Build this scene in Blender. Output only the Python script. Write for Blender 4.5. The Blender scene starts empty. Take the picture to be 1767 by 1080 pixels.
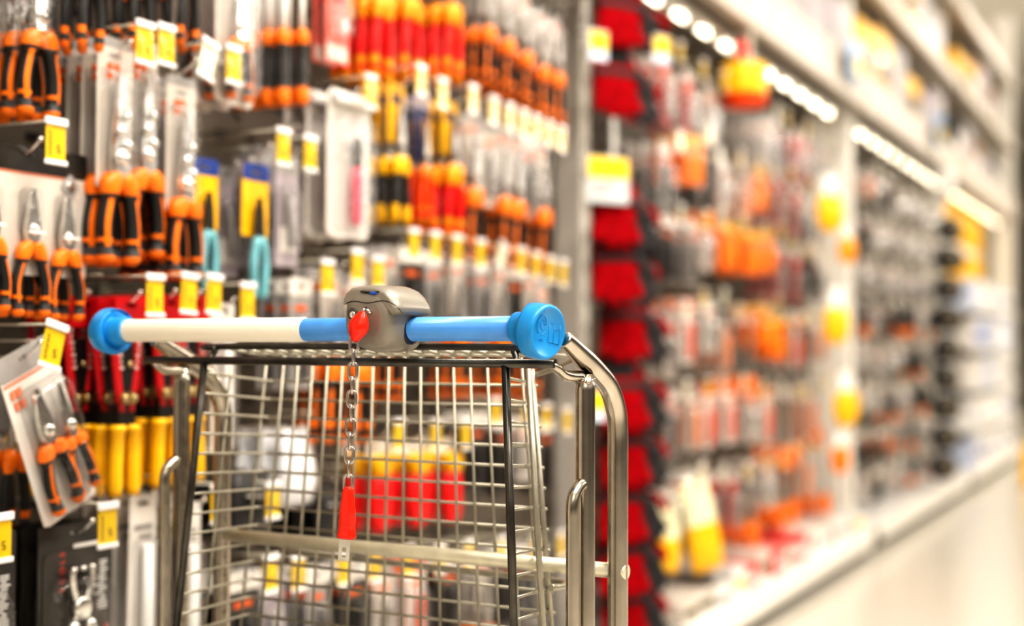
import bpy, bmesh, math, random
from math import sin, cos, pi, radians, sqrt, tan, atan2
from mathutils import Vector, Matrix
from mathutils.geometry import tessellate_polygon
random.seed(7)
SC = bpy.context.scene
COL = SC.collection
V = Vector

# ------------------------------------------------------------------ camera
FPX = 2450.0
CAMZ = 1.04
yaw, pitch, roll = radians(25.47), radians(1.38), radians(0.15)
Fv = V((-sin(yaw)*cos(pitch), cos(yaw)*cos(pitch), sin(pitch)))
R0 = V((cos(yaw), sin(yaw), 0)); U0 = R0.cross(Fv)
Uv = cos(roll)*U0 - sin(roll)*R0
Rv = cos(roll)*R0 + sin(roll)*U0
CP = V((0, 0, CAMZ))
cam = bpy.data.cameras.new('camera'); camo = bpy.data.objects.new('camera', cam); COL.objects.link(camo)
camo.matrix_world = Matrix(((Rv.x, Uv.x, -Fv.x, 0), (Rv.y, Uv.y, -Fv.y, 0), (Rv.z, Uv.z, -Fv.z, CAMZ), (0, 0, 0, 1)))
cam.sensor_width = 36.0; cam.sensor_fit = 'HORIZONTAL'
cam.lens = FPX*36.0/1767.0
cam.clip_start = 0.05; cam.clip_end = 100
cam.dof.use_dof = True
cam.dof.focus_distance = 1.735
cam.dof.aperture_fstop = 1.7
SC.camera = camo
def ray(x, y): return Fv + Rv*((x-883.5)/FPX) - Uv*((y-540)/FPX)
def onX(x, y, X):
    d = ray(x, y); return CP + d*(X/d.x)

# ------------------------------------------------------------------ mesh builder
def rrect(w, h, r, cy=0.0, cz=0.0, n=4):
    r = min(r, w/2-1e-5, h/2-1e-5); out = []
    for (sx, sz, a0) in ((1, 1, 0), (-1, 1, 90), (-1, -1, 180), (1, -1, 270)):
        for k in range(n+1):
            a = radians(a0+90*k/n)
            out.append((cy+sx*(w/2-r)+r*cos(a), cz+sz*(h/2-r)+r*sin(a)))
    return out
def ell(w, h, cy=0.0, cz=0.0, n=10): return [(cy+w/2*cos(2*pi*k/n), cz+h/2*sin(2*pi*k/n)) for k in range(n)]

class MB:
    def __init__(s): s.v = []; s.f = []; s.m = []; s.sm = []
    def add(s, vs, fs, mi=0, sm=False):
        b = len(s.v); s.v += [tuple(p) for p in vs]
        for k, f in enumerate(fs):
            s.f.append([b+i for i in f]); s.m.append(mi[k] if isinstance(mi, list) else mi); s.sm.append(sm)
        return s
    def box(s, c, d, mi=0, M=None):
        vs = [V((c[0]+sx*d[0]/2, c[1]+sy*d[1]/2, c[2]+sz*d[2]/2)) for sx in (-1, 1) for sy in (-1, 1) for sz in (-1, 1)]
        if M: vs = [M @ p for p in vs]
        return s.add(vs, [(0, 1, 3, 2), (4, 6, 7, 5), (0, 4, 5, 1), (2, 3, 7, 6), (0, 2, 6, 4), (1, 5, 7, 3)], mi)
    def bbox(s, c, d, b, mi=0):                       # box with rounded vertical-plane corners and chamfered faces, long axis any
        x0, x1 = c[0]-d[0]/2, c[0]+d[0]/2
        o = rrect(d[1], d[2], b*1.5, c[1], c[2], 3); i = rrect(d[1]-2*b, d[2]-2*b, b, c[1], c[2], 3)
        return s.loft([[(x0, p[0], p[1]) for p in i], [(x0+b, p[0], p[1]) for p in o], [(x1-b, p[0], p[1]) for p in o], [(x1, p[0], p[1]) for p in i]], mi, sm=False)
    def loft(s, rings, mi=0, caps=True, sm=True, closed=False):
        n = len(rings[0]); vs = [p for r in rings for p in r]; fs = []; ms = []
        R = len(rings)
        for i in range(R if closed else R-1):
            j = (i+1) % R
            for k in range(n):
                l = (k+1) % n
                fs.append((i*n+k, i*n+l, j*n+l, j*n+k)); ms.append(mi(i, k) if callable(mi) else mi)
        b = len(s.v)
        s.add(vs, fs, ms, sm)
        if caps and not closed:
            m0 = mi(0, 0) if callable(mi) else mi; m1 = mi(R-2, 0) if callable(mi) else mi
            s.f.append([b+k for k in range(n)][::-1]); s.m.append(m0); s.sm.append(False)
            s.f.append([b+(R-1)*n+k for k in range(n)]); s.m.append(m1); s.sm.append(False)
        return s
    def tube(s, pts, r, n=8, mi=0, closed=False, caps=True, flat=1.0):
        pts = [V(p) for p in pts]; N = len(pts); rings = []
        prev = None
        for i, p in enumerate(pts):
            a = pts[(i-1) % N] if (i > 0 or closed) else p; b = pts[(i+1) % N] if (i < N-1 or closed) else p
            t = (b-a).normalized()
            if prev is None:
                u = t.cross(V((0.13, 0.31, 0.94)));
                if u.length < 0.2: u = t.cross(V((1, 0, 0)))
            else: u = prev - t*prev.dot(t)
            u.normalize(); prev = u; w = t.cross(u)
            rr = r[i] if isinstance(r, (list, tuple)) else r
            rings.append([p+(u*cos(2*pi*k/n)+w*sin(2*pi*k/n)*flat)*rr for k in range(n)])
        return s.loft(rings, mi, caps, True, closed)
    def lathe(s, prof, o=(0, 0, 0), ax='z', n=16, mi=0, caps=True, M=None):
        rings = []
        for (r, h) in prof:
            ring = []
            for k in range(n):
                a = 2*pi*k/n
                p = {'z': (r*cos(a), r*sin(a), h), 'x': (h, r*cos(a), r*sin(a)), 'y': (r*sin(a), h, r*cos(a))}[ax]
                p = V(p)
                if M: p = M @ p
                ring.append(p+V(o))
            rings.append(ring)
        return s.loft(rings, mi, caps, True)
    def prism(s, outline, x0, x1, holes=(), mi=0, mside=None, M=None):   # outline in (y,z)
        polys = [[V((p[0], p[1], 0)) for p in outline]] + [[V((p[0], p[1], 0)) for p in h] for h in holes]
        flat = [p for q in polys for p in q]; n = len(flat)
        if holes:
            tris = []
            for t in tessellate_polygon(polys):
                a, b, c = (flat[i] for i in t)
                if (b-a).cross(c-a).z < 0: t = t[::-1]
                tris.append(t)
        else: tris = [list(range(n))]
        vs = [V((x0, p.x, p.y)) for p in flat] + [V((x1, p.x, p.y)) for p in flat]
        fs = [tuple(i+n for i in t) for t in tris] + [tuple(t)[::-1] for t in tris]
        ms = [mi]*len(tris)*2; b = 0
        for q in polys:
            for k in range(len(q)):
                l = (k+1) % len(q); fs.append((b+k, b+l, b+l+n, b+k+n)); ms.append(mi if mside is None else mside)
            b += len(q)
        if M: vs = [M @ p for p in vs]
        return s.add(vs, fs, ms)
    def blob(s, c, d, mi=0, n=10, m=6, e=1.0):
        rings = []
        for i in range(1, m):
            a = -pi/2+pi*i/m; ca = abs(cos(a))**e; sa = (1 if sin(a) > 0 else -1)*abs(sin(a))**e
            rings.append([(c[0]+d[0]/2*ca*cos(2*pi*k/n), c[1]+d[1]/2*ca*sin(2*pi*k/n), c[2]+d[2]/2*sa) for k in range(n)])
        return s.loft(rings, mi)
    def text(s, body, size, M, mi=0, ext=0.0):
        cu = bpy.data.curves.new('lettering', 'FONT'); cu.body = body; cu.size = size; cu.align_x = 'CENTER'; cu.align_y = 'CENTER'; cu.extrude = ext
        cu.resolution_u = 3
        ob = bpy.data.objects.new('lettering', cu); me = bpy.data.meshes.new_from_object(ob)
        s.add([M @ v.co for v in me.vertices], [tuple(p.vertices) for p in me.polygons], mi)
        bpy.data.objects.remove(ob); bpy.data.meshes.remove(me); bpy.data.curves.remove(cu); return s
    def build(s, name, mats, parent=None, label=None):
        me = bpy.data.meshes.new(name); me.from_pydata(s.v, [], s.f)
        if not isinstance(mats, (list, tuple)): mats = [mats]
        for m in mats: me.materials.append(m)
        me.polygons.foreach_set('material_index', s.m); me.polygons.foreach_set('use_smooth', s.sm)
        bm = bmesh.new(); bm.from_mesh(me); bmesh.ops.recalc_face_normals(bm, faces=bm.faces); bm.to_mesh(me); bm.free()
        o = bpy.data.objects.new(name, me); COL.objects.link(o)
        if parent: o.parent = parent
        if label: o['label'] = label
        return o

def tag(o, label=None, cat=None, group=None, kind=None):
    if label: o['label'] = label
    if cat: o['category'] = cat
    if group: o['group'] = group
    if kind: o['kind'] = kind
    return o
def empty(name, loc=(0, 0, 0), rz=0.0):
    o = bpy.data.objects.new(name, None); COL.objects.link(o); o.location = loc; o.rotation_euler = (0, 0, rz); o.empty_display_size = 0.02
    return o
CH = {}
def kids(o): return CH.setdefault(o.name, list(o.children)) if o.children else []
def dup(o, parent=None):
    c = o.copy(); COL.objects.link(c)
    if parent: c.parent = parent
    for ch in list(o.children): dup(ch, c)
    return c

# ------------------------------------------------------------------ materials
MATS = {}
def mat(name, col, rough=0.5, metal=0.0, var=0.12, scale=40.0, coat=0.0, bump=0.0, emit=None, spec=0.5):
    if name in MATS: return MATS[name]
    m = bpy.data.materials.new(name); m.use_nodes = True; nt = m.node_tree; b = nt.nodes['Principled BSDF']
    tc = nt.nodes.new('ShaderNodeTexCoord'); nz = nt.nodes.new('ShaderNodeTexNoise'); nz.inputs['Scale'].default_value = scale
    nt.links.new(tc.outputs['Object'], nz.inputs['Vector'])
    rp = nt.nodes.new('ShaderNodeValToRGB')
    c0 = [max(0, x*(1-var)) for x in col]; c1 = [min(1, x*(1+var)) for x in col]
    rp.color_ramp.elements[0].position = 0.3; rp.color_ramp.elements[1].position = 0.7
    rp.color_ramp.elements[0].color = (*c0, 1); rp.color_ramp.elements[1].color = (*c1, 1)
    nt.links.new(nz.outputs['Fac'], rp.inputs['Fac']); nt.links.new(rp.outputs['Color'], b.inputs['Base Color'])
    b.inputs['Roughness'].default_value = rough; b.inputs['Metallic'].default_value = metal
    b.inputs['Coat Weight'].default_value = coat; b.inputs['Coat Roughness'].default_value = 0.08
    b.inputs['Specular IOR Level'].default_value = spec
    if bump:
        bp = nt.nodes.new('ShaderNodeBump'); bp.inputs['Strength'].default_value = bump; bp.inputs['Distance'].default_value = 0.002
        nt.links.new(nz.outputs['Fac'], bp.inputs['Height']); nt.links.new(bp.outputs['Normal'], b.inputs['Normal'])
    if emit: b.inputs['Emission Color'].default_value = (*emit[0], 1); b.inputs['Emission Strength'].default_value = emit[1]
    MATS[name] = m; return m
def blister_mat(name, tint=(0.985, 0.985, 0.985), base=0.06, haze=0.0, bumpy=0.9):
    m = bpy.data.materials.new(name); m.use_nodes = True; nt = m.node_tree; nt.nodes.clear()
    out = nt.nodes.new('ShaderNodeOutputMaterial'); tr = nt.nodes.new('ShaderNodeBsdfTransparent'); gl = nt.nodes.new('ShaderNodeBsdfGlossy')
    tr.inputs['Color'].default_value = (*tint, 1); gl.inputs['Roughness'].default_value = 0.09
    tc = nt.nodes.new('ShaderNodeTexCoord'); nz = nt.nodes.new('ShaderNodeTexNoise'); nz.inputs['Scale'].default_value = 55
    nt.links.new(tc.outputs['Object'], nz.inputs['Vector'])
    bp = nt.nodes.new('ShaderNodeBump'); bp.inputs['Strength'].default_value = bumpy; bp.inputs['Distance'].default_value = 0.006
    nt.links.new(nz.outputs['Fac'], bp.inputs['Height']); nt.links.new(bp.outputs['Normal'], gl.inputs['Normal'])
    lw = nt.nodes.new('ShaderNodeLayerWeight'); lw.inputs['Blend'].default_value = 0.5
    pw = nt.nodes.new('ShaderNodeMath'); pw.operation = 'POWER'; pw.inputs[1].default_value = 4.0; nt.links.new(lw.outputs['Facing'], pw.inputs[0])
    ad = nt.nodes.new('ShaderNodeMath'); ad.operation = 'MULTIPLY_ADD'; ad.inputs[1].default_value = 0.55; ad.inputs[2].default_value = base; ad.use_clamp = True
    nt.links.new(pw.outputs[0], ad.inputs[0])
    mx = nt.nodes.new('ShaderNodeMixShader'); nt.links.new(ad.outputs[0], mx.inputs[0]); nt.links.new(tr.outputs[0], mx.inputs[1]); nt.links.new(gl.outputs[0], mx.inputs[2])
    last = mx
    if haze:
        df = nt.nodes.new('ShaderNodeBsdfDiffuse'); df.inputs['Color'].default_value = (0.85, 0.82, 0.8, 1)
        m2 = nt.nodes.new('ShaderNodeMixShader'); m2.inputs[0].default_value = haze
        nt.links.new(mx.outputs[0], m2.inputs[1]); nt.links.new(df.outputs[0], m2.inputs[2]); last = m2
    nt.links.new(last.outputs[0], out.inputs['Surface']); MATS[name] = m; return m

FILM = blister_mat('tag_film', base=0.012, bumpy=0.3); BLISTER = blister_mat('clear_blister'); HAZY = blister_mat('hazy_blister', haze=0.07)
CHROME = mat('chrome_tool', (0.80, 0.79, 0.77), 0.22, 1.0, 0.12)
STEEL = mat('zinc_tube', (0.50, 0.46, 0.40), 0.20, 1.0, 0.10, 30, bump=0.05)
WIRE = mat('zinc_wire', (0.44, 0.42, 0.355), 0.45, 0.85, 0.10)
WIRED = mat('dark_steel_wire', (0.10, 0.095, 0.085), 0.30, 0.85, 0.2)
CHAINM = mat('chain_steel', (0.55, 0.50, 0.48), 0.28, 1.0, 0.12)
ORANGE = mat('orange_grip', (0.95, 0.22, 0.008), 0.38, 0, 0.08)
BLACK = mat('black_rubber', (0.022, 0.021, 0.021), 0.42, 0, 0.25)
DGREY = mat('dark_grey_rubber', (0.055, 0.053, 0.052), 0.4, 0, 0.2)
RED = mat('red_plastic', (0.80, 0.012, 0.012), 0.36, 0, 0.1)
DRED = mat('deep_red_board', (0.52, 0.006, 0.012), 0.4, 0, 0.1)
ORED = mat('orange_red_grip', (0.92, 0.085, 0.006), 0.35, 0, 0.12)
YEL = mat('yellow_plastic', (0.93, 0.52, 0.008), 0.4, 0, 0.06)
AMBER = mat('amber_plastic', (0.95, 0.36, 0.006), 0.38, 0, 0.06)
TEAL = mat('teal_grip', (0.20, 0.47, 0.53), 0.4, 0, 0.1)
NAVY = mat('navy_card', (0.018, 0.022, 0.09), 0.45, 0, 0.15)
BLUEC = mat('blue_card', (0.02, 0.06, 0.30), 0.45, 0, 0.12)
CARD = mat('pale_card', (0.66, 0.60, 0.545), 0.45, 0, 0.04, 12)
CARDW = mat('white_card', (0.80, 0.76, 0.72), 0.4, 0, 0.03, 12)
CARDG = mat('grey_card', (0.36, 0.345, 0.34), 0.45, 0, 0.06)
CARDK = mat('black_card', (0.030, 0.026, 0.023), 0.3, 0, 0.4, 18, coat=0.3)
LILAC = mat('lilac_card', (0.42, 0.37, 0.41), 0.4, 0, 0.08)
PRINT = mat('orange_print', (0.88, 0.17, 0.03), 0.45, 0, 0.05)
REDPRINT = mat('red_print', (0.9, 0.10, 0.06), 0.45, 0, 0.05)
WPRINT = mat('white_print', (0.82, 0.80, 0.78), 0.45, 0, 0.05)
KPRINT = mat('dark_print', (0.10, 0.085, 0.03), 0.5, 0, 0.1)
TAGY = mat('yellow_tag_paper', (0.93, 0.62, 0.012), 0.5, 0, 0.03)
TAGP = mat('pale_tag_paper', (0.86, 0.83, 0.62), 0.45, 0, 0.03)
RAILW = mat('white_tag_rail', (0.88, 0.85, 0.86), 0.3, 0, 0.02)
PEG = mat('taupe_panel', (0.155, 0.132, 0.105), 0.55, 0, 0.12, 8)
HOLE = mat('panel_hole', (0.02, 0.018, 0.016), 0.7, 0, 0.1)
POST = mat('cream_post', (0.86, 0.83, 0.77), 0.4, 0, 0.03)
BEAMM = mat('cream_beam', (0.58, 0.53, 0.47), 0.45, 0, 0.04)
WHITEP = mat('white_plastic', (0.86, 0.85, 0.83), 0.4, 0, 0.03)
BRASS = mat('brass_bolt', (0.50, 0.40, 0.22), 0.3, 1.0, 0.15)
GREYM = mat('grey_metal', (0.40, 0.38, 0.36), 0.35, 0.8, 0.2)
PINK = mat('crimson_handle', (0.78, 0.02, 0.09), 0.4, 0, 0.1)
GLOVER = mat('red_glove_fabric', (0.30, 0.001, 0.006), 0.9, 0, 0.3, 60, bump=0.4, spec=0.1)
GLOVEK = mat('black_glove_fabric', (0.02, 0.018, 0.02), 0.75, 0, 0.25, 90, bump=0.3)
SHADED = mat('dark_gap', (0.05, 0.045, 0.04), 0.7)

# ------------------------------------------------------------------ cart frame
psi = radians(5.5)
cr = V((cos(psi), -sin(psi), 0)); cf = V((sin(psi), cos(psi), 0))
_d = ray(890, 567); CO = CP + _d*(1.538/_d.y)
def cy_(x, y, yl):
    d = ray(x, y); P = CP + d*(((CO-CP).dot(cf)+yl)/d.dot(cf)); v = P-CO; return V((v.dot(cr), v.dot(cf), v.z))
def cx_(x, y, xl):
    d = ray(x, y); P = CP + d*(((CO-CP).dot(cr)+xl)/d.dot(cr)); v = P-CO; return V((v.dot(cr), v.dot(cf), v.z))
HZ = CO.z
def smooth(pts, n=5):
    pts = [V(p) for p in pts]; P = [pts[0]]+pts+[pts[-1]]; out = []
    for i in range(1, len(P)-2):
        for k in range(n):
            t = k/n; a, b, c, d = P[i-1], P[i], P[i+1], P[i+2]
            out.append(0.5*((2*b)+(c-a)*t+(2*a-5*b+4*c-d)*t*t+(3*b-a-3*c+d)*t**3))
    out.append(pts[-1]); return out

# the handle's axis is local z = 0; everything below is in the cart's own frame (x along the handle, y forward, z up)
cart = empty('trolley', (CO.x, CO.y, 0), -psi)
tag(cart, 'metal store trolley with blue and white push handle and shallow wire basket', 'trolley')
BLUE = mat('blue_handle', (0.10, 0.33, 0.76), 0.28, 0, 0.05)
BLUEL = mat('sky_blue_cap', (0.02, 0.29, 0.68), 0.30, 0, 0.05)
WHT = mat('ivory_sleeve', (0.88, 0.83, 0.73), 0.38, 0, 0.015)
def cb(mb, name, mats, parent=cart, label=None):     # shift to the trolley root on the floor
    mb.v = [(p[0], p[1], p[2]+HZ) for p in mb.v]
    return mb.build(name, mats, parent, label)
LXH = cy_(213, 569, 0).x; XWB = cy_(528, 568, 0).x
h = MB().lathe([(0.0150, XWB-0.002), (0.0152, XWB), (0.0152, 0.004)], ax='x', n=40); hb = cb(h, 'handle_bar', BLUE, cart, 'blue stretch of the push handle')
h = MB().lathe([(0.0160, LXH-0.002), (0.0163, LXH), (0.0163, XWB-0.001), (0.0158, XWB+0.0004)], ax='x', n=40); cb(h, 'handle_sleeve', WHT, cart, 'ivory white stretch of the push handle')
def cap(name, x0, sgn, label):
    T = Matrix.Rotation(radians(-10), 3, 'Z') @ Matrix.Rotation(radians(7), 3, 'Y')
    mb = MB(); N = 48
    prof = [(0.0192, -0.024), (0.0202, -0.022), (0.0202, -0.001), (0.0225, 0.0005), (0.0265, 0.0010), (0.0272, -0.0008), (0.0312, -0.0008), (0.0328, 0.0006), (0.0334, 0.003), (0.0332, 0.019), (0.0325, 0.0225), (0.0305, 0.0243), (0.0285, 0.0243), (0.0272, 0.0222), (0.0005, 0.0222)]
    rings = []
    for (r, hh) in prof:
        ring = []
        for k in range(N):
            a = 2*pi*k/N; p = V((hh*sgn, r*cos(a), r*sin(a)))
            if hh >= 0: p = T @ p
            ring.append(p+V((x0, 0, -0.002 if hh >= 0 else 0)))
        rings.append(ring)
    mb.loft(rings)
    c = cb(mb, name, BLUEL, cart, label)
    e = MB(); xs = 0.0225*sgn
    def q(y, z): return T @ V((xs, y*1.2, z*1.35+0.003)) + V((x0, 0, -0.002))
    e.tube([q(-0.0095+0.0068*cos(2*pi*k/20), 0.010*0.1+0.0085*sin(2*pi*k/20)+0.003) for k in range(14)], 0.00045, 6)
    e.tube([q(-0.0095+0.0068*cos(2*pi*k/20), 0.010*0.1+0.0085*sin(2*pi*k/20)+0.003) for k in range(15, 19)], 0.0006, 6)
    e.tube([q(-0.008+0.003*cos(a), 0.0035+0.0028*sin(a)) for a in [k*0.5 for k in range(12)]], 0.0005, 6)
    e.tube([q(-0.0055, 0.0055), q(-0.0075, 0.009)], 0.0005, 6)
    for (y0, z0, y1, z1) in ((0.002, 0.006, 0.002, -0.010), (0.002, -0.010, 0.019, -0.013), (0.019, -0.013, 0.019, 0.004), (0.010, 0.005, 0.010, -0.012), (0.002, 0.006, 0.010, 0.005), (0.010, 0.001, 0.019, 0.0)):
        e.tube([q(y0, z0), q(y1, z1)], 0.0005, 6)
    for k in range(3): e.tube([q(-0.012+0.002*k, -0.0075), q(-0.0105+0.002*k, -0.0095)], 0.0006, 6)
    cb(e, 'embossed_emblem', BLUEL, c)
    return c
cap('end_cap', 0.024, 1, None)
cap('end_cap', LXH-0.022+0.008, -1, None)
# side frames
RX, LX = 0.045, -0.632
dX = LX-RX
arcR = [cx_(x, y, RX) for x, y in ((972, 584), (978, 589), (1001, 612), (1029, 640), (1050, 667), (1062.5, 705), (1066, 745), (1066, 800))]
yo = arcR[-1].y
arcR[-2].y = arcR[-1].y
arc = [(p.y, p.z) for p in arcR]+[(yo, -0.20), (yo, -0.26), (yo, -0.32), (yo, -0.6), (yo, -HZ+0.16)]
postY = cx_(1010, 760, RX).y
stub = cx_(988, 900, RX); stubtop = cx_(1000, 842, RX)
def side(x, nm):
    path = smooth([(x, y, z) for y, z in arc[:-4]], 6)+[V((x, y, z)) for y, z in arc[-2:]]
    rad = [0.003 if i == 0 else 0.007 if i == 1 else 0.0092+0.0042*min(1, i/14) for i in range(len(path))]
    mb = MB().tube(path, rad, 20); f = cb(mb, 'side_tube', STEEL)
    mb = MB().tube([(x, postY, -0.055), (x, postY, -0.075), (x, postY, -0.5), (x, postY, -HZ+0.16)], [0.0105, 0.0122, 0.0122, 0.0122], 20)
    cb(mb, 'post', STEEL)
    mb = MB().tube(smooth([(x, postY-0.004, stubtop.z+0.004), (x, stub.y+0.020, stubtop.z+0.003), (x, stub.y+0.010, stubtop.z-0.002), (x, stub.y+0.003, stubtop.z-0.010), (x, stub.y, stubtop.z-0.022), (x, stub.y, stubtop.z-0.04)], 4)+[V((x, stub.y, -0.6)), V((x, stub.y, -HZ+0.2))], 0.0082, 16)
    cb(mb, 'brace_tube', STEEL)
    mb = MB()
    for k in range(9):
        a = 2*pi*k/9; mb.blob((x+0.010*cos(a)*0.9, postY+0.011*sin(a), -0.0635+0.002*sin(3*a)), (0.008, 0.008, 0.006), n=6, m=4)
    for k in range(7):
        a = 2*pi*k/7; mb.blob((x+0.007*cos(a), stubtop.y+0.020, stubtop.z+0.007*sin(a)), (0.005, 0.006, 0.005), n=6, m=4)
    cb(mb, 'weld_bead', STEEL)
side(RX, 'r'); side(LX, 'l')
# top bar and lugs
bl, br = cy_(252, 622, 0.03), cy_(958, 626, 0.03)
cb(MB().tube([(bl.x, 0.03, -0.042), (br.x, 0.03, -0.042)], 0.0056, 16), 'top_bar', WIRED)
for (xa, xb) in ((br.x-0.010, RX-0.004), (bl.x+0.010, LX+0.004)):
    mb = MB().tube(smooth([(xa, 0.030, -0.042), ((xa+xb)/2, 0.036, -0.046), (xb-0.004*(1 if xb > xa else -1), 0.055, -0.056), (xb, postY-0.004, -0.058)], 4), [0.0066]*4+[0.008]*4+[0.0095]*4+[0.009], 14, flat=0.75)
    cb(mb, 'lug', STEEL)
# rear frame bars
tl, tr_ = cy_(352, 632, 0.03), cy_(872.5, 632, 0.03); bl2, br2 = cy_(305, 1080, 0.03), cy_(887, 1080, 0.03)
def ext(a, b, z): t = (z-a.z)/(b.z-a.z); return a+(b-a)*t
BZ = -0.46
for a, b in ((tl, bl2), (tr_, br2)):
    cb(MB().tube([ext(a, b, -0.045), ext(a, b, BZ)], 0.0054, 14), 'frame_bar', WIRED)
# basket panel and sides
PY = 0.20
plt, plb = cy_(462, 690, PY), cy_(429, 1027, PY); prt, prb = cy_(922, 640, PY), cy_(955, 1080, PY)
def LB(z): return ext(tl, bl2, z)
def RB(z): return ext(tr_, br2, z)
def PL(z): return ext(plt, plb, z)
def PR(z): return ext(prt, prb, z)
zs_rear = [cy_(340, 640+34.75*k, 0.03).z for k in range(13)]
front = MB(); sideL = MB(); sideR = MB()
WR = 0.0021
zl0 = cy_(462, 657, PY).z; zl1 = cy_(429, 1029, PY).z
zr0 = cy_(855, 665, PY).z; 
for k in range(14):
    zf = zl0+(zl1-zl0)*k/12
    a, b = LB(cy_(345-3.6*k, 643+34.8*k, 0.03).z), PL(zf); c = PR(zf); d = RB(cy_(878, 652+38*k, 0.03).z)
    sideL.tube(smooth([a, a+(b-a)*0.8, b+V((0.003, -0.004, 0)), b+V((0.012, 0.0, 0)), b+V((0.03, 0, 0))], 3), WR, 8)
    front.tube([b+V((0.028, 0, 0)), c+V((0.004, 0, 0))], WR, 8)
    sideR.tube([d, RB(d.z)*0.0+V((c.x-0.004, PY-0.006, zf+0.004))], WR, 8)
for k in range(16):
    t = (k+1)/16.6
    a = PL(-0.035)+(PR(-0.035)-PL(-0.035))*t; b = PL(BZ)+(PR(BZ)-PL(BZ))*t
    front.tube([a+V((0, -0.004, 0)), b+V((0, -0.004, 0))], WR, 8)
for (u, rr) in ((0.995, 0.0038),):
    a = PR(-0.052); b = PR(BZ); front.tube([a+V((0, -0.006, 0)), b+V((0, -0.006, 0))], rr, 10)
# forward vertical wires on the sides
for t in (0.62,):
    a = RB(-0.05)+(PR(-0.05)-RB(-0.05))*t; b = RB(BZ)+(PR(BZ)-RB(BZ))*t
    sideR.tube([a+V((0.006, 0, 0)), b+V((0.006, 0, 0))], 0.0040, 10)
for t in (0.42, 0.95):
    a = LB(-0.05)+(PL(-0.05)-LB(-0.05))*t; b = LB(BZ)+(PL(BZ)-LB(BZ))*t
    sideL.tube([a+V((-0.004, 0, 0)), b+V((-0.004, 0, 0))], WR, 8)
cb(front, 'front_grid', WIRE); cb(sideL, 'side_grid', WIRE); cb(sideR, 'side_grid', WIRE)
mb = MB()                                            # basket floor
for k in range(9):
    t = k/8; a = LB(BZ)+(PL(BZ)-LB(BZ))*t; b = RB(BZ)+(PR(BZ)-RB(BZ))*t; mb.tube([a, b], WR, 6)
for k in range(19):
    t = k/18; a = LB(BZ)+(RB(BZ)-LB(BZ))*t; b = PL(BZ)+(PR(BZ)-PL(BZ))*t; mb.tube([a, b], WR, 6)
cb(mb, 'basket_floor', WIRE)
# seat flap: a dark loop over the top bar and a narrow grid running forward from it
la, lb = cy_(366, 622, 0.045), cy_(893, 626, 0.045); ztop = cy_(620, 598.5, 0.05).z
loop = [(la.x, 0.036, -0.044), (la.x+0.001, 0.045, ztop-0.012), (la.x+0.006, 0.048, ztop-0.003), (la.x+0.016, 0.05, ztop), (lb.x-0.02, 0.05, ztop), (lb.x-0.008, 0.048, ztop-0.004), (lb.x-0.001, 0.044, ztop-0.014), (lb.x, 0.036, -0.044)]
cb(MB().tube(smooth(loop, 5), 0.0046, 12), 'seat_loop', WIRED)
mb = MB()
for k in range(19):
    x = la.x+0.03+(lb.x-la.x-0.05)*k/18
    mb.tube([(x, 0.05, ztop-0.003), (x+0.002, 0.085, ztop-0.009), (x+0.002, 0.125, ztop-0.012)], 0.0022, 8)
for (yy, zz) in ((0.083, ztop-0.006), (0.125, ztop-0.010)): mb.tube([(la.x+0.02, yy, zz), (lb.x-0.01, yy, zz)], 0.0024, 8)
mb.tube(smooth([(la.x+0.02, 0.125, ztop-0.010), (lb.x, 0.125, ztop-0.010), (lb.x+0.012, 0.16, ztop-0.018), (PR(-0.06).x, PY, -0.06)], 4), 0.0036, 8)
cb(mb, 'seat_grid', WIRE)
# cross tubes
zc = cx_(1050, 990, RX).z
cb(MB().tube([(LX, yo, zc), (RX+0.013, yo, zc)], 0.0098, 14), 'cross_tube', mat('pale_zinc', (0.74, 0.70, 0.56), 0.4, 0.5, 0.08))
cb(MB().tube(smooth([(-0.54, PY+0.012, zc-0.022), (-0.3, PY+0.012, zc-0.024), (-0.07, PY+0.012, zc-0.026), (-0.035, PY-0.02, zc-0.026), (-0.03, PY-0.06, zc-0.022)], 5), 0.0046, 10), 'support_wire', WIRE)
# chassis below the frame of the picture
mb = MB()
for x in (LX, RX): mb.tube([(x, stub.y-0.02, -HZ+0.17), (x, 0.95, -HZ+0.17)], 0.014, 12)
for y in (stub.y, 0.5, 0.94): mb.tube([(LX, y, -HZ+0.17), (RX, y, -HZ+0.17)], 0.012, 12)
cb(mb, 'chassis', STEEL)
mb = MB(); mb.box(((LX+RX)/2, 0.52, -HZ+0.19), (RX-LX-0.04, 0.82, 0.016)); cb(mb, 'deck', mat('grey_deck', (0.25, 0.25, 0.26), 0.5))
for x in (LX+0.03, RX-0.03):
    for y in (0.12, 0.88):
        mb = MB().box((x, y, -HZ+0.135), (0.035, 0.05, 0.05)); c = cb(mb, 'caster', STEEL)
        cb(MB().lathe([(0.045, -0.012), (0.05, -0.008), (0.05, 0.008), (0.045, 0.012)], (x, y-0.02, -HZ+0.05), 'x', 20), 'wheel', DGREY, c)
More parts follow.
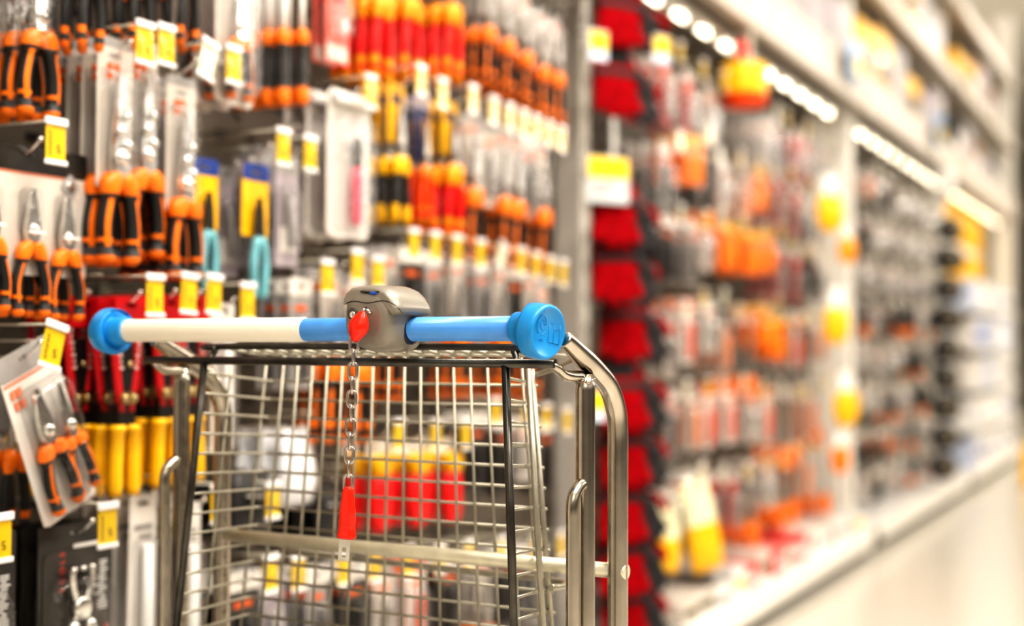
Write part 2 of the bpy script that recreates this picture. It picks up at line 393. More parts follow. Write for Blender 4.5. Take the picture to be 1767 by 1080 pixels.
# coin lock
LOCKM = mat('grey_lock_plastic', (0.30, 0.275, 0.24), 0.36, 0.25, 0.05, 15)
LX0 = cy_(660, 550, 0).x
def lockout(px, py): q = cy_(px, py, -0.035); return (q.x, q.z)
outl = [lockout(596+(p[0]-596)*0.70, p[1]) for p in ((612, 505), (628, 496), (650, 494), (668, 493.5), (686, 496), (703, 506), (716, 520), (724, 536), (722, 560), (720, 580), (712, 596), (697, 605), (672, 608), (648, 606), (628, 600), (612, 590), (601, 575), (596.5, 558), (598, 535), (603, 516))]
P3 = smooth([(x, 0, z) for x, z in outl]+[(outl[0][0], 0, outl[0][1])], 3)[:-1]
cxm = sum(p.x for p in P3)/len(P3); czm = sum(p.z for p in P3)/len(P3)
def ring(y, s): return [V((cxm+(p.x-cxm)*s, y, czm+(p.z-czm)*s)) for p in P3]
mb = MB().loft([ring(-0.047, 0.55), ring(-0.0455, 0.72), ring(-0.042, 0.85), ring(-0.037, 0.93), ring(-0.028, 0.985), ring(-0.012, 1.0), ring(0.012, 1.0), ring(0.024, 0.96), ring(0.031, 0.85), ring(0.034, 0.6)])
lock = None
lid_f = [lockout(596+(px-596)*0.70, py) for px, py in ((595, 523), (597, 513), (604, 503), (614, 496.5), (632, 493.5), (655, 492.5), (684, 493), (706, 500), (722, 512), (734, 528), (737, 543), (728, 538), (714, 526), (700, 521.5), (684, 520.5), (664, 522.5), (650, 525), (636, 524), (618, 521.5))]
def lring(y, g): return [V((cxm+(x-cxm)*g, y, czm+(z-czm)*g)) for x, z in lid_f]
lm = MB().loft([lring(-0.0445, 0.86), lring(-0.042, 0.93), lring(-0.037, 0.985), lring(-0.030, 1.012), lring(-0.01, 1.02), lring(0.016, 1.02), lring(0.028, 0.985), lring(0.036, 0.88)])
from mathutils.bvhtree import BVHTree
nb = len(mb.v); bvh = BVHTree.FromPolygons([V(p) for p in mb.v+lm.v], mb.f+[[i+nb for i in f] for f in lm.f])
lock = cb(mb, 'coin_lock', LOCKM, cart, 'grey plastic coin lock box clamped round the handle'); cb(lm, 'lock_lid', LOCKM, lock)
cpl = V(((CP-CO).dot(cr), (CP-CO).dot(cf), CAMZ-HZ))
def onlock(px, py, off=0.0):
    d = ray(px, py); dl = V((d.dot(cr), d.dot(cf), d.z)).normalized()
    hit = bvh.ray_cast(cpl, dl)
    return (hit[0]-dl*off) if hit[0] else cy_(px, py, -0.03)
seam = [onlock(*p) for p in ((597.5, 523), (606, 520), (616, 520), (625, 522), (634, 523), (643, 522), (652, 519.5), (662, 519), (672, 521), (681, 526), (689, 533), (694, 541))]
cb(MB().tube(seam, 0.0006, 6), 'lid_seam', BLACK, lock)
sl = [onlock(*p) for p in ((622, 503), (633, 504.5), (645, 505.5), (655, 503))]
cb(MB().tube(smooth(sl, 3), [0.0007]+[0.0016]*8+[0.0007], 8), 'coin_slot', BLACK, lock)
cn = onlock(644.5, 506)
cb(MB().blob((cn.x, cn.y, cn.z), (0.015, 0.005, 0.0042), n=14, m=8), 'coin', mat('blue_token', (0.03, 0.11, 0.45), 0.3), lock)
sp = onlock(609, 541)
mb = MB().lathe([(0.0064, -0.0012), (0.0076, 0.0002), (0.0076, -0.0016), (0.0062, -0.002)], (sp.x, sp.y, sp.z), 'y', 20)
cb(mb, 'screw_recess', mat('shade_grey', (0.10, 0.09, 0.08), 0.5), lock)
mb = MB().lathe([(0.0046, 0.0), (0.0046, -0.0026), (0.0038, -0.0034), (0.002, -0.0034), (0.0017, -0.0024), (0.0003, -0.0024)], (sp.x+0.0008, sp.y, sp.z-0.0015), 'y', 18); cb(mb, 'screw', CHROME, lock)
sp2 = onlock(636, 536)
mb = MB().tube([(sp2.x-0.004, sp2.y-0.0005, sp2.z+0.003), (sp2.x+0.001, sp2.y-0.003, sp2.z), (sp2.x+0.004, sp2.y, sp2.z-0.003)], 0.0022, 8); cb(mb, 'pin', CHROME, lock)
# dark collar where the bar leaves the lock
xr = cy_(688, 567, -0.02).x
mb = MB().lathe([(0.0175, -0.0045), (0.0195, -0.001), (0.0195, 0.003), (0.0165, 0.0045)], (xr+0.003, 0, 0), 'x', 30); cb(mb, 'bar_collar', mat('navy_gasket', (0.01, 0.015, 0.06), 0.4), lock)
# red bob, chain and key
ft, fb = cy_(627, 537, -0.062), cy_(611, 589, -0.066)
ax = (fb-ft); L = ax.length; ax.normalize()
u = ax.cross(V((0, 1, 0))).normalized(); w = ax.cross(u)
prof = [(0, 0.0025), (0.05, 0.005), (0.15, 0.0080), (0.3, 0.0115), (0.48, 0.0137), (0.62, 0.0131), (0.78, 0.0100), (0.9, 0.0068), (1.0, 0.0042)]
mb = MB().loft([[ft+ax*L*t+(u*cos(2*pi*k/24)+w*sin(2*pi*k/24)*0.8)*r for k in range(24)] for t, r in prof])
BOB = mat('bright_red_plastic', (0.86, 0.028, 0.008), 0.25, 0, 0.05)
cb(mb, 'chain_bob', BOB, lock, 'red bob joining the chain to the coin lock')
mb = MB().tube([ft-ax*0.004, ft+ax*0.004], 0.0022, 8); cb(mb, 'bob_peg', CHAINM, lock)
c0 = cy_(611, 592, -0.066); c1 = cy_(600.5, 833, -0.066)
NL = 11
mb = MB()
for k in range(NL):
    c = c0+(c1-c0)*(k/(NL-1)); pit = (c1-c0).length/(NL-1)
    a = radians(38 if k % 2 == 0 else -52)+random.uniform(-.12, .12)
    ux = V((cos(a), sin(a), 0)); hl = pit/2+0.0016; hw = 0.0050
    pts = []
    for j in range(9): t = pi*j/8; pts.append(c+ux*hw*cos(t)+V((0, 0, hl-hw+hw*sin(t)+0.0)))
    for j in range(9): t = pi+pi*j/8; pts.append(c+ux*hw*cos(t)+V((0, 0, -hl+hw+hw*sin(t))))
    mb.tube(pts, 0.0021, 8, closed=True)
chain = cb(mb, 'chain', CHAINM, cart, 'short steel link chain hanging from the coin lock')
k0, k1 = cy_(601, 840, -0.066), cy_(598, 930, -0.066)
secs = [(0, .0058, .0045), (.06, .0066, .0052), (.25, .0085, .0058), (.45, .0105, .006), (.5, .0111, .0064), (.53, .0105, .006), (.58, .0112, .0064), (.61, .0106, .006), (.66, .0113, .0064), (.69, .0107, .006), (.74, .0115, .0065), (.77, .0110, .006), (.88, .0122, .006), (.93, .0133, .0066), (.97, .0130, .0064), (1, .0100, .005)]
mb = MB().loft([[k0+(k1-k0)*t+V((a*abs(cos(2*pi*j/24))**.7*(1 if cos(2*pi*j/24) > 0 else -1), b*abs(sin(2*pi*j/24))**.7*(1 if sin(2*pi*j/24) > 0 else -1), 0)) for j in range(24)] for t, a, b in secs])
grip = cb(mb, 'key_grip', BOB, chain, 'red plastic key grip with ridges')
kc0 = cy_(594, 947, -0.066)
Mk = Matrix.Translation(kc0) @ Matrix.Rotation(radians(5), 4, 'Y') @ Matrix.Rotation(radians(-90+10), 4, 'Z')
mb = MB().prism(rrect(0.0145, 0.030, 0.002), -0.0008, 0.0008, [rrect(0.0062, 0.012, 0.001, 0.0, -0.004)], M=Mk)
cb(mb, 'key_blade', CHROME, chain, 'flat steel key with a square hole')

# ------------------------------------------------------------------ products: local x out of the wall, y along it, z up; origin at the hang hole
def euro(): return rrect(0.028, 0.007, 0.0034, 0, 0, 2)
def card(w, h, top=0.014, th=0.0012, mats=None, hdr=0.0, marks=(), r=0.005, name='plier_pack', hole=True, dy=0.0):
    """backing card, hole at the origin; header strip as second material; marks = (y, z, w, h, mi)"""
    mb = MB(); z1 = top; z0 = top-h
    mb.prism(rrect(w, h, r, dy, (z0+z1)/2, 2), -th, 0, [euro()] if hole else (), 0)
    if hdr: mb.prism(rrect(w-0.001, hdr, r, dy, z1-hdr/2, 2), 0.0, 0.0006, [euro()] if hole else (), 1)
    for (y, z, ww, hh, mi) in marks: mb.box((0.0006 if not hdr else 0.0008, y, z), (0.0006, ww, hh), mi)
    return mb
def shell(w, h, d, cy, cz, name, parent, m=None, r=0.012):
    mb = MB(); m = m or BLISTER
    mb.loft([[(0.0006, p[0], p[1]) for p in rrect(w, h, r, cy, cz, 4)], [(d*0.55, p[0], p[1]) for p in rrect(w*0.96, h*0.98, r, cy, cz, 4)], [(d*0.9, p[0], p[1]) for p in rrect(w*0.88, h*0.95, r, cy, cz, 4)], [(d, p[0], p[1]) for p in rrect(w*0.74, h*0.9, r*.8, cy, cz, 4)]], sm=True)
    return mb.build(name, m, parent)
def pliers(parent, zt, L, y0=0.0, x0=0.012, gap=0.022, cols=None, jaw=0.33, jw=0.010, n=8, thick=1.0, headm=None, collar=0.16, straight=False, fine=True):
    """metal jaws (tip at zt) and two grips ending at zt - L"""
    cols = cols or (BLACK, ORANGE, DGREY); zp = zt-jaw*L
    mb = MB()
    for s in (-1, 1):
        rings = []
        for (t, wi, wo) in ((0, 0.0006, 0.3), (0.25, 0.0005, 0.5), (0.6, 0.0004, 0.85), (0.8, 0.0002, 1.05), (1.0, 0.0, 1.1), (1.22, 0.0, 0.8)):
            z = zt-t*jaw*L; a, b = s*wi, s*(wi+jw*wo); hx = 0.0045*thick*(0.55+0.45*t)
            rings.append([(x0-hx, a, z), (x0-hx, b*0.92, z), (x0, b, z), (x0+hx, b*0.92, z), (x0+hx, a, z)])
        mb.loft(rings, sm=False)
    mb.lathe([(0.0075*thick, -0.001), (0.0075*thick, 0.0064*thick), (0.006*thick, 0.0076*thick), (0.0004, 0.0076*thick)], (x0, y0*0, zp+0.004), 'x', 12)
    if y0: mb.v = [(p[0], p[1]+y0, p[2]) for p in mb.v]
    mb.build('jaws', headm or CHROME, parent)
    zb = zp-0.012*thick; HL = L-(zt-zb)
    for s in (-1, 1):
        N = 22 if fine else 12; rings = []
        for i in range(N):
            t = i/(N-1)
            yy = s*(0.0085*thick+gap*(sin(min(1, t*1.25)*pi*0.5)**1.2)*(1-0.30*max(0, t-0.55)/0.45)) if not straight else s*(0.009*thick+gap*0.55*t)
            z = zb-HL*t
            ry = (0.0082+0.0046*sin(pi*min(1, t*4)) * (1 if t < 0.25 else 0))*thick; rx = 0.0084*thick
            if 0.25 < t < 0.9: ry = 0.0068*thick+0.001*sin(pi*(t-.25)/.65); rx = 0.0066*thick
            if t > 0.97: ry *= 0.6; rx *= 0.6
            if t < 0.02: ry *= 0.7
            rings.append([(x0+rx*cos(2*pi*k/n), y0+yy+ry*sin(2*pi*k/n), z) for k in range(n)])
        def mi(i, k, s=s, N=N):
            t = i/(N-1)
            if t < collar: return 1
            if t > 0.88: return 1
            if 0.70 < t < 0.75: return 1
            if collar+0.06 < t <= 0.78 and (k == 0 if s > 0 else k == n-1) and n > 7: return 1
            return 0 if t < 0.8 else 2
        MB().loft(rings, mi).build('handle', [cols[0], cols[1], cols[2]], parent)

def P_plier_long(o):         # tall pack: printed card with shiny pliers above, grips hanging below it
    marks = [(-0.012, -0.030, 0.012, 0.011, 2), (0.004, -0.030, 0.012, 0.011, 2), (-0.012, -0.044, 0.012, 0.010, 2)]
    card(0.078, 0.235, top=0.028, hdr=0.016, marks=[(y, z+0.012, a, b, c) for y, z, a, b, c in marks]).build('backing_card', [CARD, CARDG, PRINT], o)
    pliers(o, -0.035, 0.29, gap=0.019, jaw=0.44, jw=0.017, thick=1.75, collar=0.20)
    mb = MB()
    for (y, z, r) in ((0.006, -0.095, .007), (-0.008, -0.12, .009), (0.009, -0.14, .008), (-0.004, -0.16, .010)): mb.lathe([(r, 0.0), (r, 0.006), (r*.7, 0.009), (0.0004, 0.009)], (0.018, y, z), 'x', 10)
    mb.build('rivets', CHROME, o)
    shell(0.066, 0.170, 0.024, 0, -0.105, 'blister', o)
def P_plier_clear(o):
    mb = MB().prism(rrect(0.082, 0.20, 0.012, 0, -0.085, 3), -0.001, 0, [euro()]); mb.build('backing_card', HAZY, o)
    pliers(o, -0.035, 0.24, gap=0.019, jaw=0.36, jw=0.015, thick=1.6)
    shell(0.074, 0.17, 0.026, 0, -0.09, 'blister', o)
def P_plier_small(o):
    card(0.062, 0.10, hdr=0.0, marks=[(0, -0.02, 0.03, 0.012, 1)]).build('backing_card', [CARDG, PRINT], o)
    pliers(o, -0.03, 0.20, gap=0.013, jaw=0.34, jw=0.011, n=7, fine=False, collar=0.2)
    shell(0.05, 0.075, 0.02, 0, -0.05, 'blister', o)
def P_plier_dark(o):
    card(0.066, 0.14, hdr=0.02, marks=[(0, -0.022, 0.03, 0.012, 2)]).build('backing_card', [CARD, CARDG, PRINT], o)
    pliers(o, -0.05, 0.26, gap=0.014, jaw=0.34, jw=0.015, n=8, thick=1.4, fine=False, collar=0.22, cols=(BLACK, ORANGE, BLACK), headm=GREYM)
    shell(0.054, 0.11, 0.022, 0, -0.07, 'blister', o, HAZY)
def P_insulated(o):
    card(0.070, 0.12, hdr=0.0, marks=[(0, -0.02, 0.04, 0.02, 1)]).build('backing_card', [YEL, NAVY], o)
    pliers(o, -0.02, 0.27, gap=0.016, jaw=0.33, jw=0.013, n=7, thick=1.55, fine=False, collar=0.26, cols=(RED, AMBER, ORED), headm=GREYM)
def P_insulated_top(o):
    card(0.070, 0.10, hdr=0.0, marks=[(0, -0.02, 0.04, 0.02, 1)]).build('backing_card', [ORED, WPRINT], o)
    pliers(o, -0.02, 0.27, gap=0.018, jaw=0.25, jw=0.013, n=7, thick=1.7, fine=False, collar=0.22, cols=(RED, AMBER, ORED), headm=GREYM)
def P_yellow_plier(o):
    card(0.070, 0.13, hdr=0.0, marks=[(0, -0.02, 0.04, 0.02, 1)]).build('backing_card', [YEL, NAVY], o)
    pliers(o, -0.03, 0.26, gap=0.016, jaw=0.38, jw=0.013, n=7, thick=1.4, fine=False, collar=0.22, cols=(BLACK, YEL, YEL), headm=GREYM)
def P_navy(o):
    card(0.075, 0.16, hdr=0.03, marks=[(0.012, -0.09, 0.02, 0.09, 2)]).build('backing_card', [NAVY, LILAC, AMBER], o)
    pliers(o, -0.05, 0.24, gap=0.012, jaw=0.38, jw=0.012, n=6, thick=1.2, fine=False, cols=(ORED, ORANGE, RED), headm=GREYM)
def P_chisel(o):
    card(0.05, 0.06).build('backing_card', [CARDK], o)
    MB().loft([[(0.012+a*0.003*cos(2*pi*k/6)*1.2, w*sin(2*pi*k/6), z) for k in range(6)] for z, w, a in ((-0.03, 0.008, .4), (-0.035, 0.0095, 1), (-0.10, 0.0085, 1), (-0.165, 0.0075, 1.4))]).build('blade', WHITEP, o, 'pale blade sleeve')
    prof = [(0.007, -0.155), (0.0135, -0.162), (0.0150, -0.176), (0.0132, -0.186), (0.0118, -0.192), (0.0130, -0.22), (0.0138, -0.25), (0.0126, -0.268), (0.0150, -0.278), (0.0158, -0.290), (0.0120, -0.302)]
    MB().lathe(prof[::-1], (0.012, 0, 0), 'z', 12, mi=lambda i, k: 1 if i < 3 or i > 6 else 0).build('handle', [DGREY, ORANGE], o)
def P_clamshell(o):
    mb = MB().prism(rrect(0.115, 0.30, 0.016, 0, -0.125, 4), -0.0015, 0, [euro()]); mb.build('backing_card', CARD, o)
    shell(0.10, 0.255, 0.034, 0, -0.14, 'blister', o, HAZY, 0.03)
    pliers(o, -0.05, 0.215, gap=0.02, jaw=0.40, jw=0.012, thick=1.3)
def P_set_card(o):           # wide card with three pliers of different nose
    mb = card(0.262, 0.198, top=0.012, hdr=0.040, marks=[(-0.02, -0.030, 0.20, 0.0016, 2)])
    T = Matrix.Translation((0, 0.092, -0.042)) @ Matrix.Rotation(radians(45), 4, 'X')
    mb.prism(rrect(0.032, 0.032, 0.007), 0.0008, 0.0018, mi=3, M=T); mb.lathe([(0.0095, 0.0018), (0.0095, 0.0024), (0.001, 0.0024)], (0, 0.092, -0.042), 'x', 18, mi=4)
    mb.build('backing_card', [CARD, CARDK, PRINT, CARDG, GREYM], o)
    for y, dz, jl in ((-0.082, 0.0, .36), (0.0, -0.006, .34), (0.075, -0.010, .36)):
        pliers(o, -0.048+dz, 0.196, y0=y, gap=0.023, jaw=jl, jw=0.0135, n=14, thick=1.2, collar=0.2)
        shell(0.034, 0.075, 0.022, y, -0.084+dz, 'blister', o, BLISTER, 0.014)
        MB().box((0.0225, y, -0.1145+dz), (0.002, 0.034, 0.0038)).build('retainer', WHITEP, o, 'white strap over the plier joint')
def P_tilted_set(o):         # narrow white card with pliers under a long clear blister
    mb = card(0.114, 0.262, top=0.014, hdr=0.036, marks=[], dy=0.0)
    for (y, z) in ((-0.042, -0.042), (-0.030, -0.042), (-0.040, -0.060), (-0.028, -0.060)):
        mb.box((0.0012, y, z), (0.0008, 0.0095, 0.012), 2)
        mb.box((0.0017, y, z+0.002), (0.0004, 0.0055, 0.0016), 0); mb.box((0.0017, y, z-0.003), (0.0004, 0.0055, 0.0016), 0)
    mb.box((0.0012, 0.0, -0.026), (0.0008, 0.11, 0.002), 2)
    mb.build('backing_card', [CARDW, CARDG, PRINT], o)
    pliers(o, -0.045, 0.19, y0=-0.012, gap=0.015, jaw=0.36, jw=0.014, n=12, thick=1.25)
    pliers(o, -0.055, 0.175, y0=0.032, gap=0.011, jaw=0.40, jw=0.009, n=12, thick=1.1)
    shell(0.092, 0.20, 0.030, 0.008, -0.142, 'blister', o, BLISTER, 0.018)
def P_snips(o):
    card(0.078, 0.13, hdr=0.030, top=0.016).build('backing_card', [YEL, BLUEC], o)
    mb = MB()
    for s in (-1, 1): mb.loft([[(0.010-0.003, s*0.001, z), (0.010-0.003, s*w, z), (0.013, s*w, z), (0.013, s*0.001, z)] for z, w in ((-0.045, 0.003), (-0.07, 0.010), (-0.10, 0.012), (-0.125, 0.014))], sm=False)
    mb.build('blades', mat('dark_blade', (0.09, 0.085, 0.08), 0.3, 0.8), o)
    for s in (-1, 1):
        pts = smooth([(0.011, s*0.006, -0.115), (0.011, s*0.014, -0.14), (0.011, s*0.018, -0.17), (0.011, s*0.015, -0.205), (0.011, s*0.013, -0.225)], 3)
        MB().tube(pts, [0.006]+[0.0085]*(len(pts)-2)+[0.005], 8).build('handle', TEAL, o)
def P_lilac(o):
    card(0.078, 0.215, hdr=0.035, marks=[(0, -0.15, 0.05, 0.05, 2)]).build('backing_card', [LILAC, CARDG, CARDW], o)
    shell(0.062, 0.13, 0.022, 0, -0.11, 'blister', o, HAZY)
    MB().tube([(0.010, -0.008, -0.06), (0.010, 0.0, -0.11), (0.010, 0.006, -0.165)], [0.006, 0.008, 0.007], 8).build('tool', CARDG, o)
def P_knife(o):
    mb = MB().prism(rrect(0.160, 0.305, 0.020, 0, -0.135, 4), -0.0015, 0, [euro()]); mb.build('backing_card', CARDW, o)
    MB().bbox((0.012, 0, -0.002), (0.022, 0.15, 0.022), 0.004).build('hanger_ridge', WHITEP, o)
    shell(0.135, 0.245, 0.036, 0, -0.155, 'blister', o, HAZY, 0.025)
    MB().loft([[(0.016+d*cos(2*pi*k/8), 0.010+w*sin(2*pi*k/8), z) for k in range(8)] for z, w, d in ((-0.075, 0.009, .006), (-0.09, 0.013, .009), (-0.13, 0.013, .009), (-0.14, 0.010, .008))]).build('knife_head', DGREY, o)
    MB().loft([[(0.016+d*cos(2*pi*k/8), y+w*sin(2*pi*k/8), z) for k in range(8)] for z, y, w, d in ((-0.138, .010, 0.010, .008), (-0.17, .007, 0.0125, .009), (-0.24, .004, 0.012, .009), (-0.262, .004, 0.010, .006))]).build('handle', PINK, o)
    MB().bbox((0.013, 0.030, -0.205), (0.012, 0.012, 0.10), 0.003).build('spare_handle', LILAC, o)
def P_redpack(o):
    card(0.085, 0.25, hdr=0.0, marks=[(0, -0.06, 0.05, 0.10, 1), (0, -0.215, 0.075, 0.03, 2)]).build('backing_card', [mat('salmon_card', (0.75, 0.16, 0.12), 0.4), RED, CARD], o)
    shell(0.05, 0.17, 0.03, 0, -0.10, 'blister', o, HAZY)
    MB().blob((0.018, 0, -0.165), (0.012, 0.02, 0.035)).build('highlight_blob', WHITEP, o)  # white blob stands in for the highlight on the pack
def P_cutter(o):             # bolt cutter: red arms under a red band, dark pivot with brass bolts, yellow grips
    MB().prism(rrect(0.080, 0.055, 0.006, 0, -0.012, 2), -0.002, 0.014, [euro()]).build('header_band', DRED, o)
    for s in (-1, 1):
        mb = MB(); pts = [(s*0.030, -0.035), (s*0.028, -0.09), (s*0.019, -0.15), (s*0.012, -0.19)]
        mb.loft([[(0.004+0.007*cos(2*pi*k/8), y+0.0095*sin(2*pi*k/8), z) for k in range(8)] for y, z in pts])
        for k in range(7): mb.box((0.0114, s*(0.030-0.0018*k), -0.045-0.011*k), (0.0014, 0.009-0.004*(k % 2), 0.006), 1)
        mb.build('arm', [DRED, mat('pale_lettering', (0.62, 0.45, 0.42), 0.5)], o)
    mb = MB().prism([(-0.012, -0.06), (0.012, -0.06), (0.017, -0.12), (0.024, -0.18), (0.022, -0.225), (-0.022, -0.225), (-0.024, -0.18), (-0.017, -0.12)], -0.004, 0.008); mb.build('cutting_head', mat('black_iron', (0.02, 0.018, 0.017), 0.35, 0.3), o)
    mb = MB().prism(rrect(0.040, 0.022, 0.008, 0, -0.165, 3), 0.008, 0.013)
    for y in (-0.012, 0.012): mb.lathe([(0.0075, 0.012), (0.0075, 0.017), (0.005, 0.019), (0.0004, 0.019)], (0, y, -0.165), 'x', 10)
    mb.lathe([(0.006, 0.008), (0.006, 0.013), (0.0004, 0.014)], (0, 0.004, -0.105), 'x', 10)
    mb.build('pivot_plate', BRASS, o)
    for s in (-1, 1):
        MB().loft([[(0.004+r*cos(2*pi*k/10), y+r*sin(2*pi*k/10), z) for k in range(10)] for y, z, r in ((s*0.017, -0.212, 0.012), (s*0.018, -0.216, 0.0155), (s*0.018, -0.222, 0.0155), (s*0.019, -0.224, 0.013), (s*0.022, -0.27, 0.0128), (s*0.024, -0.325, 0.013), (s*0.024, -0.338, 0.011))]).build('grip', YEL, o)
def P_black_card(o):
    mb = card(0.165, 0.30, top=0.016, marks=[(0.020, -0.02, 0.055, 0.006, 2)])
    My = Matrix.Translation((0.0006, -0.032, -0.078)) @ Matrix(((0, 0, 1, 0), (0, -1, 0, 0), (1, 0, 0, 0), (0, 0, 0, 1)))
    My = Matrix.Translation((0.0019, -0.032, -0.058)) @ Matrix(((0, 0, 1, 0), (0, -1, 0, 0), (1, 0, 0, 0), (0, 0, 0, 1)))
    mb.text('T O O L S', 0.0145, My, 1)
    rnd = random.Random(3)
    for k in range(17): mb.box((0.0020, 0.060-rnd.uniform(0, .004)-(0.008 if k in (8, 11) else 0), -0.050-0.0047*k), (0.0005, rnd.uniform(0.010, 0.024)*(1.6 if k in (10,) else 1), 0.0022), 2)
    mb.box((0.0020, 0.066, -0.19), (0.0005, 0.004, 0.075), 1); mb.box((0.0020, 0.072, -0.19), (0.0005, 0.005, 0.075), 3)
    mb.build('backing_card', [CARDK, REDPRINT, WPRINT, CARDG], o)
    mb = MB().prism(rrect(0.125, 0.27, 0.012, -0.01, -0.16, 4), 0.0008, 0.0014); mb.build('printed_panel', mat('brown_print', (0.040, 0.034, 0.029), 0.35, 0, 0.5, 14, coat=0.3), o)
    # end cutting pliers under clear blister
    mb = MB(); zo = 0.046
    for q in (-1, 1):
        pts = smooth([(0.012, q*0.021, -0.098+zo), (0.012, q*0.021, -0.118+zo), (0.012, q*0.012, -0.146+zo), (0.012, -q*0.006, -0.168+zo), (0.012, -q*0.016, -0.182+zo)], 4)
        mb.tube(pts, [0.004]+[0.0058]*(len(pts)-1), 8)
    mb.lathe([(0.018, 0.006), (0.018, 0.018), (0.014, 0.0195), (0.0005, 0.0195)], (0, 0, -0.162+zo), 'x', 18)
    for q in (-1, 0, 1): mb.blob((0.014, q*0.020, -0.100+zo), (0.012, 0.014, 0.010), n=8)
    mb.build('jaws', CHROME, o)
    for q in (-1, 1):
        pts = smooth([(0.012, q*0.014, -0.182+zo), (0.012, q*0.026, -0.205+zo), (0.012, q*0.046, -0.245+zo), (0.012, q*0.056, -0.30+zo)], 4)
        MB().tube(pts, [0.007]+[0.0105]*(len(pts)-2)+[0.006], 10, mi=lambda i, k: 1 if i > 3 and k < 6 else 0).build('handle', [CHROME, mat('orange_inlay', (0.93, 0.20, 0.02), 0.4)], o)
    shell(0.135, 0.20, 0.028, 0.0, -0.165, 'blister', o, BLISTER, 0.03)
def P_tube_pack(o):
    card(0.062, 0.27, hdr=0.0, marks=[(0, -0.035, 0.04, 0.008, 1), (0.006, -0.048, 0.03, 0.005, 1)], r=0.006).build('backing_card', [CARDW, CARDG], o)
    shell(0.045, 0.20, 0.022, 0, -0.15, 'blister', o, HAZY, 0.012)
    MB().tube([(0.010, 0, -0.06), (0.010, 0, -0.20), (0.010, 0, -0.245)], [0.008, 0.010, 0.006], 10).build('tool', WHITEP, o)
def P_bag(o):
    mb = MB()
    mb.loft([[(d*cos(2*pi*k/14)+0.01, w*sin(2*pi*k/14)*(1+0.06*sin(5*k+z*90)), z) for k in range(14)] for z, w, d in ((0.012, 0.05, 0.002), (-0.02, 0.055, 0.004), (-0.05, 0.06, 0.02), (-0.09, 0.062, 0.026), (-0.125, 0.058, 0.02), (-0.14, 0.05, 0.004))])
    mb.build('bag_body', mat('white_bag', (0.74, 0.74, 0.76), 0.25, 0, 0.15, 25, bump=0.5), o)
    MB().prism(rrect(0.10, 0.03, 0.003, 0, 0.002, 2), 0.006, 0.008, [euro()]).build('header', CARDW, o)
def P_black_pouch(o):
    mb = MB().loft([[(d*cos(2*pi*k/12)+0.012, w*abs(sin(2*pi*k/12))**.8*(1 if sin(2*pi*k/12) > 0 else -1), z) for k in range(12)] for z, w, d in ((0.012, 0.05, 0.003), (-0.02, 0.062, 0.016), (-0.07, 0.064, 0.022), (-0.10, 0.058, 0.015), (-0.11, 0.05, 0.006))])
    mb.build('pouch_body', BLACK, o)
    MB().tube([(0.03, -0.04, -0.03), (0.036, 0, -0.034), (0.03, 0.04, -0.03)], 0.0025, 6).build('zip_cord', GREYM, o)
def P_reel(o):
    MB().prism(rrect(0.05, 0.03, 0.005, 0, -0.003, 2), -0.001, 0.001, [euro()]).build('hang_tab', CARDW, o)
    MB().lathe([(0.010, 0.0), (0.021, -0.004), (0.023, -0.018), (0.021, -0.036), (0.015, -0.040)][::-1], (0.012, 0, -0.012), 'z', 12).build('cap', YEL, o)
    MB().loft([[(0.012+d*cos(2*pi*k/14), w*sin(2*pi*k/14), z) for k in range(14)] for z, w, d in ((-0.048, 0.018, 0.014), (-0.058, 0.026, 0.018), (-0.11, 0.028, 0.019), (-0.14, 0.024, 0.017), (-0.150, 0.016, 0.012))], mi=lambda i, k: 1 if i > 2 and k % 7 < 3 else 0).build('body', [RED, ORED], o)
def P_grey(o, cards=None, tool=None, hd=None, h=0.2, w=0.07, cover=True):
    card(w, h, hdr=h*0.16, marks=[(0, -h*0.2, w*0.5, h*0.05, 2)]).build('backing_card', [cards or CARD, hd or CARDG, PRINT], o)
    MB().loft([[(0.011+0.007*cos(2*pi*k/7), y+ww*sin(2*pi*k/7), z) for k in range(7)] for z, y, ww in ((-h*.3, 0, .005), (-h*.42, .003, .011), (-h*.6, -.002, .009), (-h*.78, 0, .012), (-h*.84, 0, .006))]).build('tool', tool or GREYM, o)
    if cover: shell(w*0.78, h*0.64, 0.024, 0, -h*0.56, 'blister', o, HAZY)
def P_saw(o):
    mb = MB().prism([(-0.02, -0.02), (0.02, -0.02), (0.03, -0.20), (-0.03, -0.20)], 0.004, 0.006, [ell(0.012, 0.012, 0, -0.03)] if False else ()); mb.build('blade', GREYM, o)
    MB().prism(rrect(0.03, 0.04, 0.004, 0, 0.0, 2), 0.0, 0.008, [euro()]).build('hang_tab', CARD, o)
    MB().prism(rrect(0.085, 0.085, 0.03, 0, -0.235, 4), -0.006, 0.014, [rrect(0.045, 0.035, 0.014, 0, -0.235, 3)]).build('handle', [ORANGE], o)
def P_hammer(o):
    MB().lathe([(0.0095, -0.005), (0.0115, -0.06), (0.0125, -0.16), (0.0135, -0.2), (0.012, -0.215)][::-1], (0.012, 0, 0), 'z', 10, mi=lambda i, k: 0 if i < 2 else 1).build('handle', [ORANGE, DGREY], o)
    MB().lathe([(0.010, -0.045), (0.013, -0.042), (0.013, -0.02), (0.0105, -0.012), (0.010, 0.02), (0.005, 0.05)], (0.012, 0, 0.004), 'y', 12).build('head', CHROME, o)

